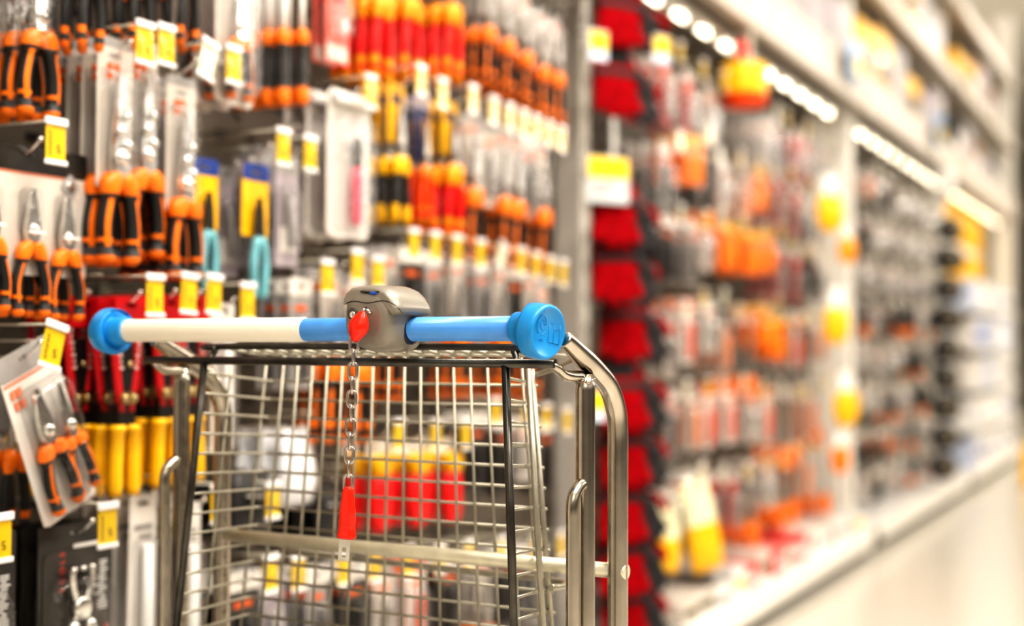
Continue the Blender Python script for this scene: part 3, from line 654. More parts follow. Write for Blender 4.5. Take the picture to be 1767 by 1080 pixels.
BUILD = {  # kind: (object name, category, builder, description)
 'long': ('plier_pack', 'pliers', P_plier_long, 'carded pliers with orange and black grips'),
 'clear': ('plier_pack', 'pliers', P_plier_clear, 'clear packed orange and black pliers'),
 'small': ('plier_pack', 'pliers', P_plier_small, 'small orange and black pliers'),
 'dark': ('plier_pack', 'pliers', P_plier_dark, 'orange collared black pliers'),
 'insul': ('insulated_pliers', 'pliers', P_insulated, 'red insulated pliers with amber collars'),
 'insultop': ('insulated_pliers', 'pliers', P_insulated_top, 'chunky orange red pliers'),
 'yellow': ('insulated_pliers', 'pliers', P_yellow_plier, 'yellow and black pliers on yellow card'),
 'navy': ('insulated_pliers', 'pliers', P_navy, 'orange gripped pliers on navy card'),
 'chisel': ('wood_chisel', 'chisel', P_chisel, 'black handled chisel with orange ends'),
 'clam': ('plier_clamshell', 'pliers', P_clamshell, 'orange pliers in frosted clamshell'),
 'set': ('plier_set', 'plier set', P_set_card, 'black headed card of pliers'),
 'tilt': ('plier_set', 'plier set', P_tilted_set, 'tilted white card of pliers under clear plastic'),
 'snips': ('snips_card', 'snips', P_snips, 'teal handled snips on yellow card'),
 'lilac': ('blister_pack', 'blister pack', P_lilac, 'dull lilac blister pack'),
 'knife': ('knife_clamshell', 'knife pack', P_knife, 'white clamshell with crimson handled knife'),
 'redpack': ('salmon_pack', 'blister pack', P_redpack, 'salmon red pack with painted white highlight'),
 'cutter': ('bolt_cutter', 'bolt cutter', P_cutter, 'red armed bolt cutter with yellow grips'),
 'blackcard': ('pincer_card', 'pincers', P_black_card, 'black tool card with chrome pincers'),
 'tube': ('tube_pack', 'blister pack', P_tube_pack, 'long narrow white pack'),
 'bag': ('parts_bag', 'bag', P_bag, 'crumpled white plastic bag'),
 'pouch': ('black_pouch', 'pouch', P_black_pouch, 'black zipped pouch'),
 'reel': ('chalk_reel', 'chalk reel', P_reel, 'red reel with yellow cap'),
 'grey': ('blister_pack', 'blister pack', lambda o: P_grey(o), 'pale blister pack with grey tool'),
 'greyk': ('blister_pack', 'blister pack', lambda o: P_grey(o, CARDG, BLACK, CARDW), 'grey blister pack with black tool'),
 'greyo': ('blister_pack', 'blister pack', lambda o: P_grey(o, CARD, ORANGE, CARDG), 'pale blister pack with orange tool'),
 'greyr': ('blister_pack', 'blister pack', lambda o: P_grey(o, DRED, GREYM, CARDW), 'dark red blister pack with grey tool'),
 'white': ('blister_pack', 'blister pack', lambda o: P_grey(o, CARDW, CHROME, CARDW, 0.17, 0.075), 'white blister pack with shiny tool'),
 'black': ('blister_pack', 'blister pack', lambda o: P_grey(o, CARDK, BLACK, CARDW, 0.2, 0.10, False), 'black blister pack with white tool'),
 'amber': ('blister_pack', 'blister pack', lambda o: P_grey(o, ORANGE, AMBER, YEL, 0.15, 0.12, False), 'bright orange blister pack with amber tool'),
 'pinkish': ('blister_pack', 'blister pack', lambda o: P_grey(o, CARDW, ORED, PRINT, 0.2, 0.075), 'white blister pack with orange red tool'),
 'saw': ('hand_saw', 'saw', P_saw, 'short saw with open orange handle'),
 'hammer': ('claw_hammer', 'hammer', P_hammer, 'steel headed hammer with orange neck'),
}
PROTO = {}
def make(kind):
    nm, cat, fn, desc = BUILD[kind]
    if kind in PROTO:
        o = dup(PROTO[kind])
    else:
        o = empty(nm); fn(o); PROTO[kind] = o
    o['category'] = cat
    return o
ORDB = ['front one', 'second back', 'third back', 'fourth back', 'fifth back', 'sixth back', 'seventh back']
ORD = ['front', 'second', 'third', 'fourth', 'fifth', 'sixth', 'seventh', 'eighth', 'ninth', 'tenth', 'eleventh', 'twelfth', 'thirteenth', 'fourteenth', 'fifteenth']

# hook: origin where the tag's rod ends; x runs back to the panel
HOOKP = {}
def P_hook(o, L, tagm, withtag=True):
    mb = MB().tube(smooth([(-L, 0, -0.048), (-0.085, 0, -0.048), (-0.065, 0, -0.047), (-0.045, 0, -0.038), (-0.030, 0, -0.026)], 3), 0.0028, 8); mb.blob((-0.029, 0, -0.025), (0.010, 0.010, 0.010), n=10, m=8)
    mb.build('peg', CHROME, o)
    mb = MB().tube([(-L, 0, 0.002), (0, 0, 0.002)], 0.0021, 6); mb.box((-L+0.002, 0, -0.023), (0.004, 0.03, 0.06)); mb.build('price_rod', WIRE, o)
    if withtag:
        MB().bbox((0.003, 0, 0.0), (0.006, 0.047, 0.012), 0.0015).build('tag_rail', RAILW, o); MB().bbox((0.003, 0, -0.062), (0.005, 0.047, 0.008), 0.0012).build('tag_foot', RAILW, o)
        p = MB().box((0.0015, 0, -0.033), (0.0012, 0.041, 0.052), 0)
        if tagm is TAGY:
            for k in range(9): p.box((0.0023, -0.0125+(0.001 if k % 3 else 0), -0.017-0.0042*k), (0.0004, 0.005-(k % 2)*0.0015, 0.0026), 1)
            p.box((0.0023, 0.006, -0.036), (0.0004, 0.007, 0.002), 1); p.box((0.0023, 0.0035, -0.039), (0.0004, 0.002, 0.005), 1); p.box((0.0023, 0.006, -0.0415), (0.0004, 0.007, 0.002), 1); p.box((0.0023, 0.0085, -0.044), (0.0004, 0.002, 0.005), 1); p.box((0.0023, 0.006, -0.0465), (0.0004, 0.007, 0.002), 1)
        p.build('price_tag', [tagm, KPRINT], o)
        MB().box((0.0042, 0, -0.031), (0.0006, 0.044, 0.056)).build('tag_cover', FILM, o)
WALLX = -1.855
def hook(pos, label, tagm=TAGY, group=None, tilt=0.0, withtag=True):
    L = round((pos.x-WALLX)/0.01)*0.01
    key = (L, tagm.name, withtag)
    if key in HOOKP: o = dup(HOOKP[key])
    else:
        o = empty('display_hook'); P_hook(o, L, tagm, withtag); HOOKP[key] = o
    o.location = pos; o.location.x = WALLX+L; tag(o, label, 'hook', group)
    if tilt:
        for c in o.children:
            if c.name.startswith(('tag_', 'price_tag')): c.rotation_euler = (tilt, 0, 0)
    return o
LABELS = set()
def uniq(l):
    if l in LABELS or not 4 <= len(l.split()) <= 16: print('LABEL?', len(l.split()), l)
    LABELS.add(l)
    return l
def stack(kind, n, where, px=None, py=None, tagpx=None, X=-1.52, step=0.03, tilt=0.0, jit=0.02, hooklab=True, tagm=TAGY, tagtilt=0.0, withtag=True, scale=1.0, rx=0.0, dz=0.0):
    if tagpx: T = onX(tagpx[0], tagpx[1], X)
    else:
        P = onX(px, py, X-0.055); T = P+V((0.055, 0, 0.045))
    if hooklab: hook(T, uniq(('steel hook with yellow price tag ' if withtag and tagm is TAGY else 'steel hook with pale price tag ' if withtag else 'steel peg hook without tag ')+where), tagm, 'pegboard hooks', tagtilt, withtag)
    desc = BUILD[kind][3]
    for k in range(n):
        o = make(kind)
        o.location = T+V((-0.055-step*k, random.uniform(-.003, .003)*(k > 0), -0.0455+dz)); o.scale = (scale,)*3
        o.rotation_euler = (rx+random.uniform(-jit, jit)*(0.4 if k == 0 else 1), random.uniform(0, .012), random.uniform(-jit, jit)*0.5)
        if n > 1: l = f'{desc}, {ORDB[k]}, {where}'
        else: l = f'{desc} {where}'
        tag(o, uniq(l)); o['group'] = f'{BUILD[kind][1]}s {where}' if n > 1 else 'single wares on pegs'
    return T

# ---- bay beside the trolley -----------------------------------------------------------------
# row over the top edge of the picture
stack('clear', 6, 'above the wide card of three', px=62, py=-100, X=-1.56, step=0.033, withtag=False)
stack('small', 5, 'above the twin yellow tags', px=235, py=-168, step=0.033, scale=1.05, withtag=False)
stack('small', 5, 'above the pale tag', px=318, py=-160, step=0.033, scale=1.08, withtag=False)
stack('small', 4, 'over the pack of snipe nose', px=150, py=-175, step=0.033, scale=1.05, withtag=False)
stack('clam', 3, 'behind the pale tag', px=407, py=-75, step=0.046, withtag=False)
stack('chisel', 4, 'beside the frosted clamshell', px=480, py=-92, step=0.033, scale=1.02, withtag=False)
stack('chisel', 4, 'squeezed against the salmon red pack', px=514, py=-88, step=0.033, scale=1.02, withtag=False)
stack('redpack', 2, 'above the white clamshell', px=583, py=-88, step=0.03, withtag=False)
stack('insultop', 4, 'past the salmon red pack', px=652, py=-92, step=0.033, withtag=False)
stack('insultop', 4, 'above the yellow carded pliers', px=702, py=-85, step=0.033, withtag=False)
stack('insultop', 3, 'above the navy carded pliers', px=775, py=-70, step=0.033, withtag=False)
for i, (x, y) in enumerate(((838, -55), (872, -30), (905, -5), (934, 22), (958, 35))):
    stack('dark', 4, f'top row, {ORD[i] if i else "first"} hook from the orange red pliers', px=x, py=y, step=0.034, scale=0.95, withtag=False)
# upper middle row
stack('set', 2, 'behind the yellow tag at the picture edge', tagpx=(95, 210), X=-1.545, step=0.03, jit=0.008)
stack('long', 4, 'under the first twin tag', tagpx=(245, 43), step=0.033, scale=1.05)
stack('long', 3, 'under the second twin tag', tagpx=(290, 47), X=-1.54, step=0.033, scale=1.05)
stack('long', 4, 'under the pale tag', tagpx=(358, 76), step=0.033, tagm=TAGP, tagtilt=-0.25, dz=-0.035)
stack('snips', 1, 'half hidden by carded pliers', tagpx=(398, 84), X=-1.55, step=0.035, dz=-0.165)
stack('lilac', 2, 'between the two yellow snips cards', px=392, py=300, X=-1.62, withtag=False)
stack('snips', 1, 'under the tag beside dull lilac packs', tagpx=(484, 226), step=0.03, scale=1.05, dz=-0.03)
stack('lilac', 4, 'between yellow card and white clamshell', tagpx=(538, 238), step=0.033)
stack('lilac', 3, 'tucked behind the yellow snips card', px=480, py=262, X=-1.58, step=0.033, withtag=False)
stack('knife', 3, 'next to the yellow carded pliers', tagpx=(642, 133), step=0.052)
stack('yellow', 3, 'next to the white clamshell', tagpx=(722, 116), step=0.033, scale=1.02)
stack('navy', 2, 'beside yellow carded pliers', tagpx=(766, 138), step=0.033, scale=0.95)
stack('insul', 4, 'before the grey packs', tagpx=(812, 150), X=-1.53, step=0.033, scale=1.08)
for i, (x, y) in enumerate(((848, 170), (876, 182), (900, 192), (922, 202), (944, 212), (965, 221))):
    stack(('dark', 'grey', 'dark', 'dark', 'greyk', 'dark')[i], 3, f'middle row, {ORD[i] if i else "first"} hook from the red pliers', tagpx=(x, y), step=0.034, scale=1.1)
# lower middle row
for i, (x, y) in enumerate(((262, 478), (330, 476), (373, 478))):
    stack('cutter', 4, f'{("first", "second", "third")[i]} hook behind the white sleeve', tagpx=(x, y), step=0.036, tagtilt=(0, -0.06, -0.05)[i], scale=0.92)
stack('cutter', 3, 'beside the tilted white card', px=135, py=525, X=-1.58, scale=0.92, step=0.036, withtag=False)
stack('tube', 3, 'below the yellow snips card', tagpx=(430, 492), step=0.033, scale=1.0)
for i, (x, y, k) in enumerate(((560, 452, 'greyk'), (612, 434, 'dark'), (655, 446, 'dark'))):
    stack(k, 3, f'behind the coin lock, {("first", "second", "third")[i]} hook', tagpx=(x, y), step=0.034, scale=1.1)
for i, (x, y, k, tt) in enumerate(((710, 398, 'dark', 0), (747, 403, 'black', 0), (785, 409, 'greyk', 0), (825, 416, 'dark', 0), (866, 424, 'greyk', -0.5), (896, 430, 'dark', 0), (922, 438, 'black', 0), (946, 446, 'dark', 0), (968, 452, 'grey', 0))):
    stack(k, 3, f'{ORD[i] if i else "first"} hook, row above blue cap', tagpx=(x, y), step=0.034, scale=1.05, tagtilt=tt, tagm=TAGP if tt else TAGY)
# lower rows, partly seen through the basket
T = stack('tilt', 1, 'hanging askew below the wide card', tagpx=(92, 562), X=-1.52, rx=radians(23), scale=1.06, jit=0.0, tagtilt=-0.25)
stack('small', 3, 'under the tilted white card', px=18, py=640, X=-1.60, step=0.033, withtag=False, scale=1.1)
stack('blackcard', 3, 'below the tilted white card', tagpx=(180, 872), X=-1.52, step=0.03, jit=0.008)
stack('blackcard', 2, 'cut by the picture edge', tagpx=(4, 892), X=-1.52, step=0.03, jit=0.008)
stack('tube', 4, 'beside the black tool card', px=248, py=868, X=-1.56, step=0.033, scale=1.15, withtag=False)
stack('tube', 4, 'behind the rear trolley post', px=304, py=868, X=-1.56, step=0.033, scale=1.15, withtag=False)
stack('tube', 3, 'behind the basket corner', tagpx=(372, 838), X=-1.52, step=0.033, scale=1.0)
stack('bag', 3, 'behind the upper basket grid', px=505, py=752, X=-1.56, step=0.05, withtag=False)
stack('pouch', 3, 'under the white plastic bag', tagpx=(466, 835), X=-1.53, step=0.05, dz=0.055)
stack('pouch', 3, 'next to the red reels', px=562, py=842, X=-1.57, step=0.05, withtag=False)
for i, (x, y, k) in enumerate(((684, 727, 'reel'), (748, 727, 'reel'), (806, 727, 'reel'))):
    stack(k, 2, f'{("first", "second", "third")[i]} hook behind the chain', tagpx=(x, y), X=-1.53, step=0.06, scale=1.2, dz=-0.012)
for i, (x, y, k) in enumerate(((858, 690, 'black'), (905, 700, 'black'), (945, 700, 'white'), (975, 706, 'black'))):
    stack(k, 3, f'{("first", "second", "third", "fourth")[i]} hook behind the basket corner bar', tagpx=(x, y), X=-1.53, step=0.03, scale=1.0)
for i, (x, y, k) in enumerate(((588, 955, 'greyk'), (650, 950, 'black'), (700, 945, 'grey'), (755, 940, 'pinkish'), (812, 935, 'black'), (868, 930, 'dark'), (920, 925, 'black'), (965, 920, 'greyk'), (510, 960, 'lilac'), (462, 962, 'black'))):  # black packs here also stand in for the dark gaps between wares
    stack(k, 3, f'bottom row behind the grid, {ORD[i] if i else "first"} hook', tagpx=(x, y), X=-1.53, step=0.034, scale=1.1)

# ------------------------------------------------------------------ racks
POSTY = [0.85, 4.28, 7.30, 10.75, 14.2]
BAYN = ['bay beside the trolley', 'bay beyond the red gloves', 'bay beyond the tall cream post', 'bay beyond the black hanging bundles']
def panel(y0, y1, lab):
    mb = MB(); z0, z1 = 0.14, 2.28
    mb.box((-1.88, (y0+y1)/2, (z0+z1)/2), (0.04, y1-y0-0.135, z1-z0), 0)
    nz, ny = 26, int((y1-y0)/0.11)
    for i in range(nz):
        for j in range(ny):
            y = y0+0.08+(y1-y0-0.16)*j/(ny-1); z = z0+0.05+(z1-z0-0.1)*i/(nz-1)
            mb.box((-1.8585, y, z), (0.004, 0.03, 0.012), 1)
    mb.box((-1.857, (y0+y1)/2, 1.22), (0.006, y1-y0-0.14, 0.02), 2)
    return tag(mb.build('slotted_panel', [PEG, HOLE, GREYM]), lab, 'back panel', 'slotted back panels')
for i in range(4): panel(POSTY[i], POSTY[i+1], uniq('taupe slotted back panel of the '+BAYN[i]))
def post(y, x, w, d, h, lab):
    o = empty('rack_upright', (x, y, 0)); tag(o, lab, 'upright', 'rack uprights')
    mb = MB().loft([[(px, py, z) for px, py in [(a, b) for a, b in rrect(d, w, 0.012, 0, 0, 3)]] for z in (0.012, h)], sm=False)
    mb.build('column', POST, o)
    mb = MB()
    for k in range(int(h/0.1)): mb.box((d/2+0.0004, 0.0, 0.2+0.1*k), (0.0016, 0.012, 0.03))
    mb.build('slots', HOLE, o)
    MB().bbox((0, 0, 0.006), (d+0.06, w+0.06, 0.012), 0.002).build('foot_plate', GREYM, o)
    return o
post(POSTY[0], -1.84, 0.09, 0.10, 4.2, uniq('cream rack upright outside the picture beside the carded pliers'))
post(POSTY[1]-0.03, -1.81, 0.07, 0.10, 4.2, uniq('cream rack upright behind the column of red gloves'))
post(POSTY[2], -1.66, 0.10, 0.22, 4.2, uniq('tall cream rack upright with yellow cards hanging on it'))
post(POSTY[3], -1.70, 0.10, 0.18, 4.2, uniq('cream rack upright beside the black hanging bundles'))
post(POSTY[4], -1.60, 0.12, 0.20, 4.2, uniq('cream rack upright furthest down the aisle'))
# base shelves
for i in range(4):
    y0, y1 = POSTY[i], POSTY[i+1]; o = empty('base_shelf', (0, (y0+y1)/2, 0)); tag(o, uniq('white base shelf of the '+BAYN[i]), 'shelf', 'base shelves')
    w = y1-y0-0.20
    MB().box((-1.645, 0, 0.125), (0.43, w, 0.03)).build('shelf_board', WHITEP, o)
    MB().bbox((-1.43, 0, 0.10), (0.018, w, 0.085), 0.004).build('front_lip', POST, o)
    MB().box((-1.465, 0, 0.030), (0.02, w, 0.06)).build('shadow_gap_plate', mat('shadow_gap_dark', (0.10, 0.095, 0.085), 0.5), o)  # dark colour stands in for the shadow gap under the shelf
# beams and canopy shelves above
def beam(y0, y1, x, z, hgt, lab, m=BEAMM):
    o = empty('rack_beam', (x, (y0+y1)/2, z)); tag(o, lab, 'rack beam', 'rack beams'); w = y1-y0-0.01
    MB().bbox((0, 0, 0), (0.05, w, hgt), 0.006).build('beam_bar', m, o)
    mb = MB()
    for k in range(int(w/0.3)): mb.box((0.0255, -w/2+0.15+0.3*k, 0), (0.002, 0.05, hgt*0.25))
    mb.build('ribs', POST, o)
    for s in (-1, 1): MB().bbox((0.004, s*(w/2-0.03), 0), (0.066, 0.05, hgt*1.15), 0.004).build('end_plate', BEAMM, o)
for i in (0, 1, 2, 3):
    for (z, hg, nm) in ((2.36, 0.21, 'lowest'), (2.96, 0.10, 'middle'), (3.56, 0.10, 'upper')):
        beam(POSTY[i], POSTY[i+1], -1.50, z, hg, uniq(f'{nm} cream rack beam over the '+BAYN[i]))
    for (z, nm) in ((2.36, 'lowest'), (2.96, 'middle'), (3.56, 'upper')):
        mb = MB().box((-1.80, (POSTY[i]+POSTY[i+1])/2, z+0.06), (0.56, POSTY[i+1]-POSTY[i]-0.13, 0.02))
        tag(mb.build('rack_deck', BEAMM), uniq(f'{nm} pale rack deck over the '+BAYN[i]), 'rack deck', 'rack decks')
# light strips under the lowest beam
EM = mat('lamp_glow', (1, 0.95, 0.85), 0.4, emit=((1.0, 0.88, 0.68), 4.5))
for i in (1, 2, 3):
    for j in range(2):
        w = (POSTY[i+1]-POSTY[i])/2-0.12; y = POSTY[i]+0.08+w/2+j*(w+0.06)
        o = empty('light_strip', (-1.62, y, 2.238)); tag(o, uniq(f'glowing light strip, {("near", "far")[j]} half of the '+BAYN[i]), 'light', 'shelf light strips')
        for k in range(5):
            yc = -w/2+w*(k+0.5)/5; MB().tube([(0.0, yc-0.05, -0.025), (0.0, yc+0.05, -0.025)], 0.010, 10).build('lamp', EM, o)
        MB().box((0, 0, 0.0), (0.06, w, 0.03)).build('housing', WHITEP, o)

# ------------------------------------------------------------------ red gloves on the clip strip
def P_glove(o):
    for s, m in ((0, None),):
        mb = MB()
        mb.loft([[(d*cos(2*pi*k/14), w*sin(2*pi*k/14), z) for k in range(14)] for z, w, d in ((-0.055, 0.043, 0.013), (-0.075, 0.047, 0.017), (-0.10, 0.050, 0.019), (-0.13, 0.052, 0.019), (-0.155, 0.050, 0.016), (-0.165, 0.042, 0.010))])
        mb.build('back_of_hand', GLOVER, o)
    MB().loft([[(d*cos(2*pi*k/14), w*sin(2*pi*k/14), z) for k in range(14)] for z, w, d in ((0.005, 0.034, 0.009), (-0.01, 0.042, 0.013), (-0.05, 0.042, 0.015), (-0.070, 0.045, 0.0165))]).build('cuff', GLOVEK, o)
    MB().loft([[(0.002+d*cos(2*pi*k/14), w*sin(2*pi*k/14), z) for k in range(14)] for z, w, d in ((-0.084, 0.0495, 0.0185), (-0.089, 0.0525, 0.0215), (-0.102, 0.0525, 0.0215), (-0.107, 0.050, 0.0185))]).build('knuckle_band', GLOVEK, o)
    for j, (y, ln) in enumerate(((-0.039, 0.050), (-0.013, 0.064), (0.013, 0.060), (0.038, 0.046))):
        pts = smooth([(0.001, y, -0.150), (0.007, y*1.06, -0.165-ln*0.35), (0.012, y*1.10, -0.165-ln*0.7), (0.009, y*1.12, -0.165-ln)], 3)
        MB().tube(pts, [0.0115]+[0.0138]*(len(pts)-2)+[0.007], 9).build('finger', GLOVER, o)
    pts = smooth([(0.004, 0.042, -0.085), (0.010, 0.066, -0.11), (0.012, 0.074, -0.135), (0.010, 0.076, -0.155)], 3)
    MB().tube(pts, [0.013]+[0.0145]*(len(pts)-2)+[0.007], 9).build('thumb', GLOVEK, o)
def P_glovek(o):
    global GLOVER, GLOVEK
    GLOVER, GLOVEK = GLOVEK, GLOVER; P_glove(o); GLOVER, GLOVEK = GLOVEK, GLOVER
BUILD['glovek'] = ('work_glove', 'glove', P_glovek, 'black palmed work glove with red cuff')
BUILD['glove'] = ('work_glove', 'glove', P_glove, 'red work glove with black cuff')
GX = -1.56; gt = onX(1078, 40, GX); gy = gt.y
strip = empty('clip_strip', (GX-0.045, gy+0.02, 0.0)); tag(strip, 'pale vertical clip strip that carries the red gloves', 'clip strip')
MB().box((0, 0, 1.25), (0.006, 0.03, 2.1)).build('strip', WHITEP, strip)
MB().tube(smooth([(0, 0, 2.29), (-0.01, 0.02, 2.32), (-0.06, 0.06, 2.33), (-0.135, 0.10, 2.33)], 4), 0.004, 6).build('bracket', WIRE, strip)
gl = [(1078, -120), (1072, -10), (1064, 105), (1062, 325), (1060, 420), (1080, 520), (1072, 640), (1076, 735), (1074, 830), (1072, 920), (1078, 1005)]
GORD = ['topmost', 'second', 'third', 'fourth', 'fifth', 'sixth', 'seventh', 'eighth', 'ninth', 'tenth', 'lowest']
for i, (x, y) in enumerate(gl):
    for j in range(2):
        P = onX(x-27+(46 if j else 0), y-28+(18 if j else 0), GX+0.0)
        o = make('glovek' if j else 'glove'); o.location = V((GX+0.03-0.055*j, P.y+0.03*j, P.z)); o.rotation_euler = (random.uniform(-.06, .06)+(0.28 if j else -0.02), -0.26, radians(-42 if j == 0 else -25)+random.uniform(-.08, .08)); o.scale = (0.9, 1.42, 1.05) if j == 0 else (0.85, 1.1, 1.0)
        tag(o, uniq(f'{("red work glove with black cuff", "black palmed work glove with red cuff")[j]}, {GORD[i]} pair on the clip strip'), None, 'work gloves on the strip')
# glove price sign
P = onX(1050, 270, -1.50)
o = empty('price_sign', (P.x, P.y, P.z), radians(-30)); tag(o, 'yellow and white price sign over the red gloves', 'sign')
mb = MB().prism(rrect(0.155, 0.135, 0.006, 0, -0.0675, 3), -0.001, 0.001); mb.box((0.0014, 0, -0.033), (0.0006, 0.148, 0.058), 1)
mb.box((0.0014, -0.02, -0.082), (0.0006, 0.09, 0.012), 2); mb.box((0.0014, -0.035, -0.108), (0.0006, 0.06, 0.010), 2); mb.build('sign_board', [mat('sign_white', (0.56, 0.60, 0.62), 0.5), TAGY, CARDG], o)
MB().tube([(-0.0, 0, 0.0), (-0.09, 0.0, 0.004)], 0.003, 6).build('clip', WIRE, o)
for k, (x, y) in enumerate(((1033, 78), (1142, 85), (1030, 700))):
    P = onX(x, y, -1.42 if k == 1 else -1.47); o = empty('price_card', P, radians(-25)); tag(o, uniq(f'small yellow price card clipped near the gloves, {("upper one", "beside the black cuff", "lower one")[k]}'), 'price card', 'glove price cards')
    mb = MB().prism(rrect(0.07, 0.085, 0.004, 0, 0, 2), -0.001, 0.001, mi=0); mb.box((0.0014, 0, 0.012), (0.0006, 0.064, 0.05), 1); mb.build('card_face', [mat('pale_blue_card', (0.66, 0.74, 0.86), 0.4), TAGY], o)
    MB().tube([(0, 0, 0.04), (-0.10, 0, 0.046)], 0.0025, 6).build('clip', WIRE, o)

# ------------------------------------------------------------------ bay beyond the gloves
rows2 = [(2.04, 'first row'), (1.79, 'second row'), (1.53, 'third row'), (1.22, 'fourth row'), (0.91, 'fifth row'), (0.62, 'lowest row')]
kinds2 = [
 ['greyr', 'greyr', 'grey', 'white', 'pinkish', 'grey', 'greyk', 'greyr', 'greyr', 'grey'],
 ['greyk', 'amber', 'hammer', 'white', 'greyo', 'amber', 'greyr', 'greyr', 'greyk', 'grey'],
 ['black', 'greyk', 'white', 'amber', 'amber', 'amber', 'greyr', 'greyr', 'black', 'greyk'],
 ['grey', 'pinkish', 'white', 'greyo', 'saw', 'amber', 'amber', 'pinkish', 'black', 'greyo'],
 ['greyk', 'greyo', 'pinkish', 'pinkish', 'white', 'pinkish', 'saw', 'saw', 'greyo', 'saw'],
 ['black', 'greyk', 'greyr', 'greyr', 'saw', 'white', 'saw', 'saw', 'greyo', 'saw']]
for r, (z, rn) in enumerate(rows2):
    for c in range(10):
        if r == 0 and c in (3, 4): continue
        y = POSTY[1]+0.22+c*0.245+random.uniform(-.03, .03); k = kinds2[r][c]
        T = V((-1.52+random.uniform(-.02, .02), y, z+random.uniform(-.03, .03)))
        cn = ['first', 'second', 'third', 'fourth', 'fifth', 'sixth', 'seventh', 'eighth', 'ninth', 'tenth', 'eleventh', 'twelfth'][c]
        hook(T, uniq(f'steel hook with tag, {rn}, {cn} along the '+BAYN[1]), TAGY if random.random() < 0.6 else TAGP, 'hooks beyond the gloves')
        for j in range(3):
            o = make(k); o.location = T+V((-0.055-0.058*j, random.uniform(-.006, .006), -0.0455)); o.scale = (1.4, 1.45, 1.15)
            o.rotation_euler = (random.uniform(-.05, .05), random.uniform(0, .02), random.uniform(-.06, .06))
            tag(o, uniq(f'{BUILD[k][3]}, {ORD[j]} on {cn} hook, {rn} beyond gloves'), None, 'wares in the bay beyond the gloves')
# hanging yellow pouches
def P_ypouch(o):
    MB().loft([[(d*cos(2*pi*k/12), w*sin(2*pi*k/12), z) for k in range(12)] for z, w, d in ((0.02, 0.07, 0.006), (-0.05, 0.085, 0.02), (-0.16, 0.095, 0.035), (-0.26, 0.10, 0.04), (-0.33, 0.095, 0.03), (-0.35, 0.08, 0.01))], mi=lambda i, k: 1 if i < 2 else 0).build('pouch_body', [YEL, mat('pale_cream_film', (0.85, 0.80, 0.55), 0.3)], o)
    MB().prism(rrect(0.12, 0.04, 0.004, 0, 0.02, 2), -0.002, 0.004, [rrect(0.028, 0.007, 0.0034, 0, 0.02, 2)]).build('header', WHITEP, o)
for k, (x, y, X) in enumerate(((1197, 835, -1.52), (1152, 878, -1.54))):
    P = onX(x, y, X); o = empty('yellow_pouch', P, radians(-35)); P_ypouch(o); o.rotation_euler.x = radians(12 if k == 0 else -4); o.scale = (0.8, 0.72, 0.86) if k == 0 else (0.6, 0.6, 0.6)
    tag(o, uniq(('bright yellow pouch with pale top hanging over the base shelf', 'half hidden yellow pouch between red gloves and brighter pouch')[k]), 'pouch', 'yellow pouches')
    hook(P+V((0.03, 0, 0.06)), uniq(f'steel hook holding the {("brighter", "half hidden")[k]} yellow pouch'), TAGP, 'pouch hooks')
# big amber box-like wares high up
def P_spool(o):
    MB().lathe([(0.05, 0), (0.085, 0.01), (0.09, 0.05), (0.09, 0.13), (0.085, 0.16), (0.05, 0.17)], (0, 0, -0.2), 'z', 16, mi=lambda i, k: 1 if i > 1 else 0).build('body', [ORED, YEL], o)
    MB().tube(smooth([(0, -0.05, -0.04), (0, -0.04, 0.02), (0, 0, 0.05), (0, 0.04, 0.02), (0, 0.05, -0.04)], 4), 0.012, 8).build('carry_loop', RED, o)
P = onX(1283, 95, -1.50); o = empty('cable_reel', P); P_spool(o); tag(o, 'round orange cable reel with amber top under the light strip', 'cable reel')
hook(P+V((0.03, 0, 0.075)), uniq('steel hook holding the orange cable reel'), TAGP, 'pouch hooks')
# cartons on the base shelf
def carton(sx, sy, sz, m1, m2, loc, rz, lab, grp):
    o = empty('carton', loc, rz); tag(o, lab, 'carton', grp)
    MB().bbox((0, 0, sz/2), (sx, sy, sz), 0.003).build('box_body', m1, o)
    mb = MB().box((sx/2+0.0005, 0, sz*0.45), (0.001, sy*0.8, sz*0.35)); mb.build('printed_label', m2, o)
    MB().box((0, 0, sz+0.0005), (sx*0.98, 0.04, 0.001)).build('tape', CARD, o)
cols = [(CARDW, REDPRINT), (WHITEP, CARDG), (CARDW, PRINT), (RED, WPRINT), (CARD, KPRINT), (WHITEP, YEL), (CARDG, WPRINT)]
for c in range(15):
    y = POSTY[1]+0.18+c*0.188
    for j in range(2):
        a, b = random.choice(cols); s = random.uniform(0.07, 0.12)
        carton(0.17, 0.17, s, a, b, (-1.56-0.19*j+random.uniform(-.01, .01), y, 0.1405), random.uniform(-.1, .1), uniq(f'small carton on the base shelf, {("front", "rear")[j]} row, {ORD[c] if c else "first"} beyond the gloves'), 'cartons on the base shelf')
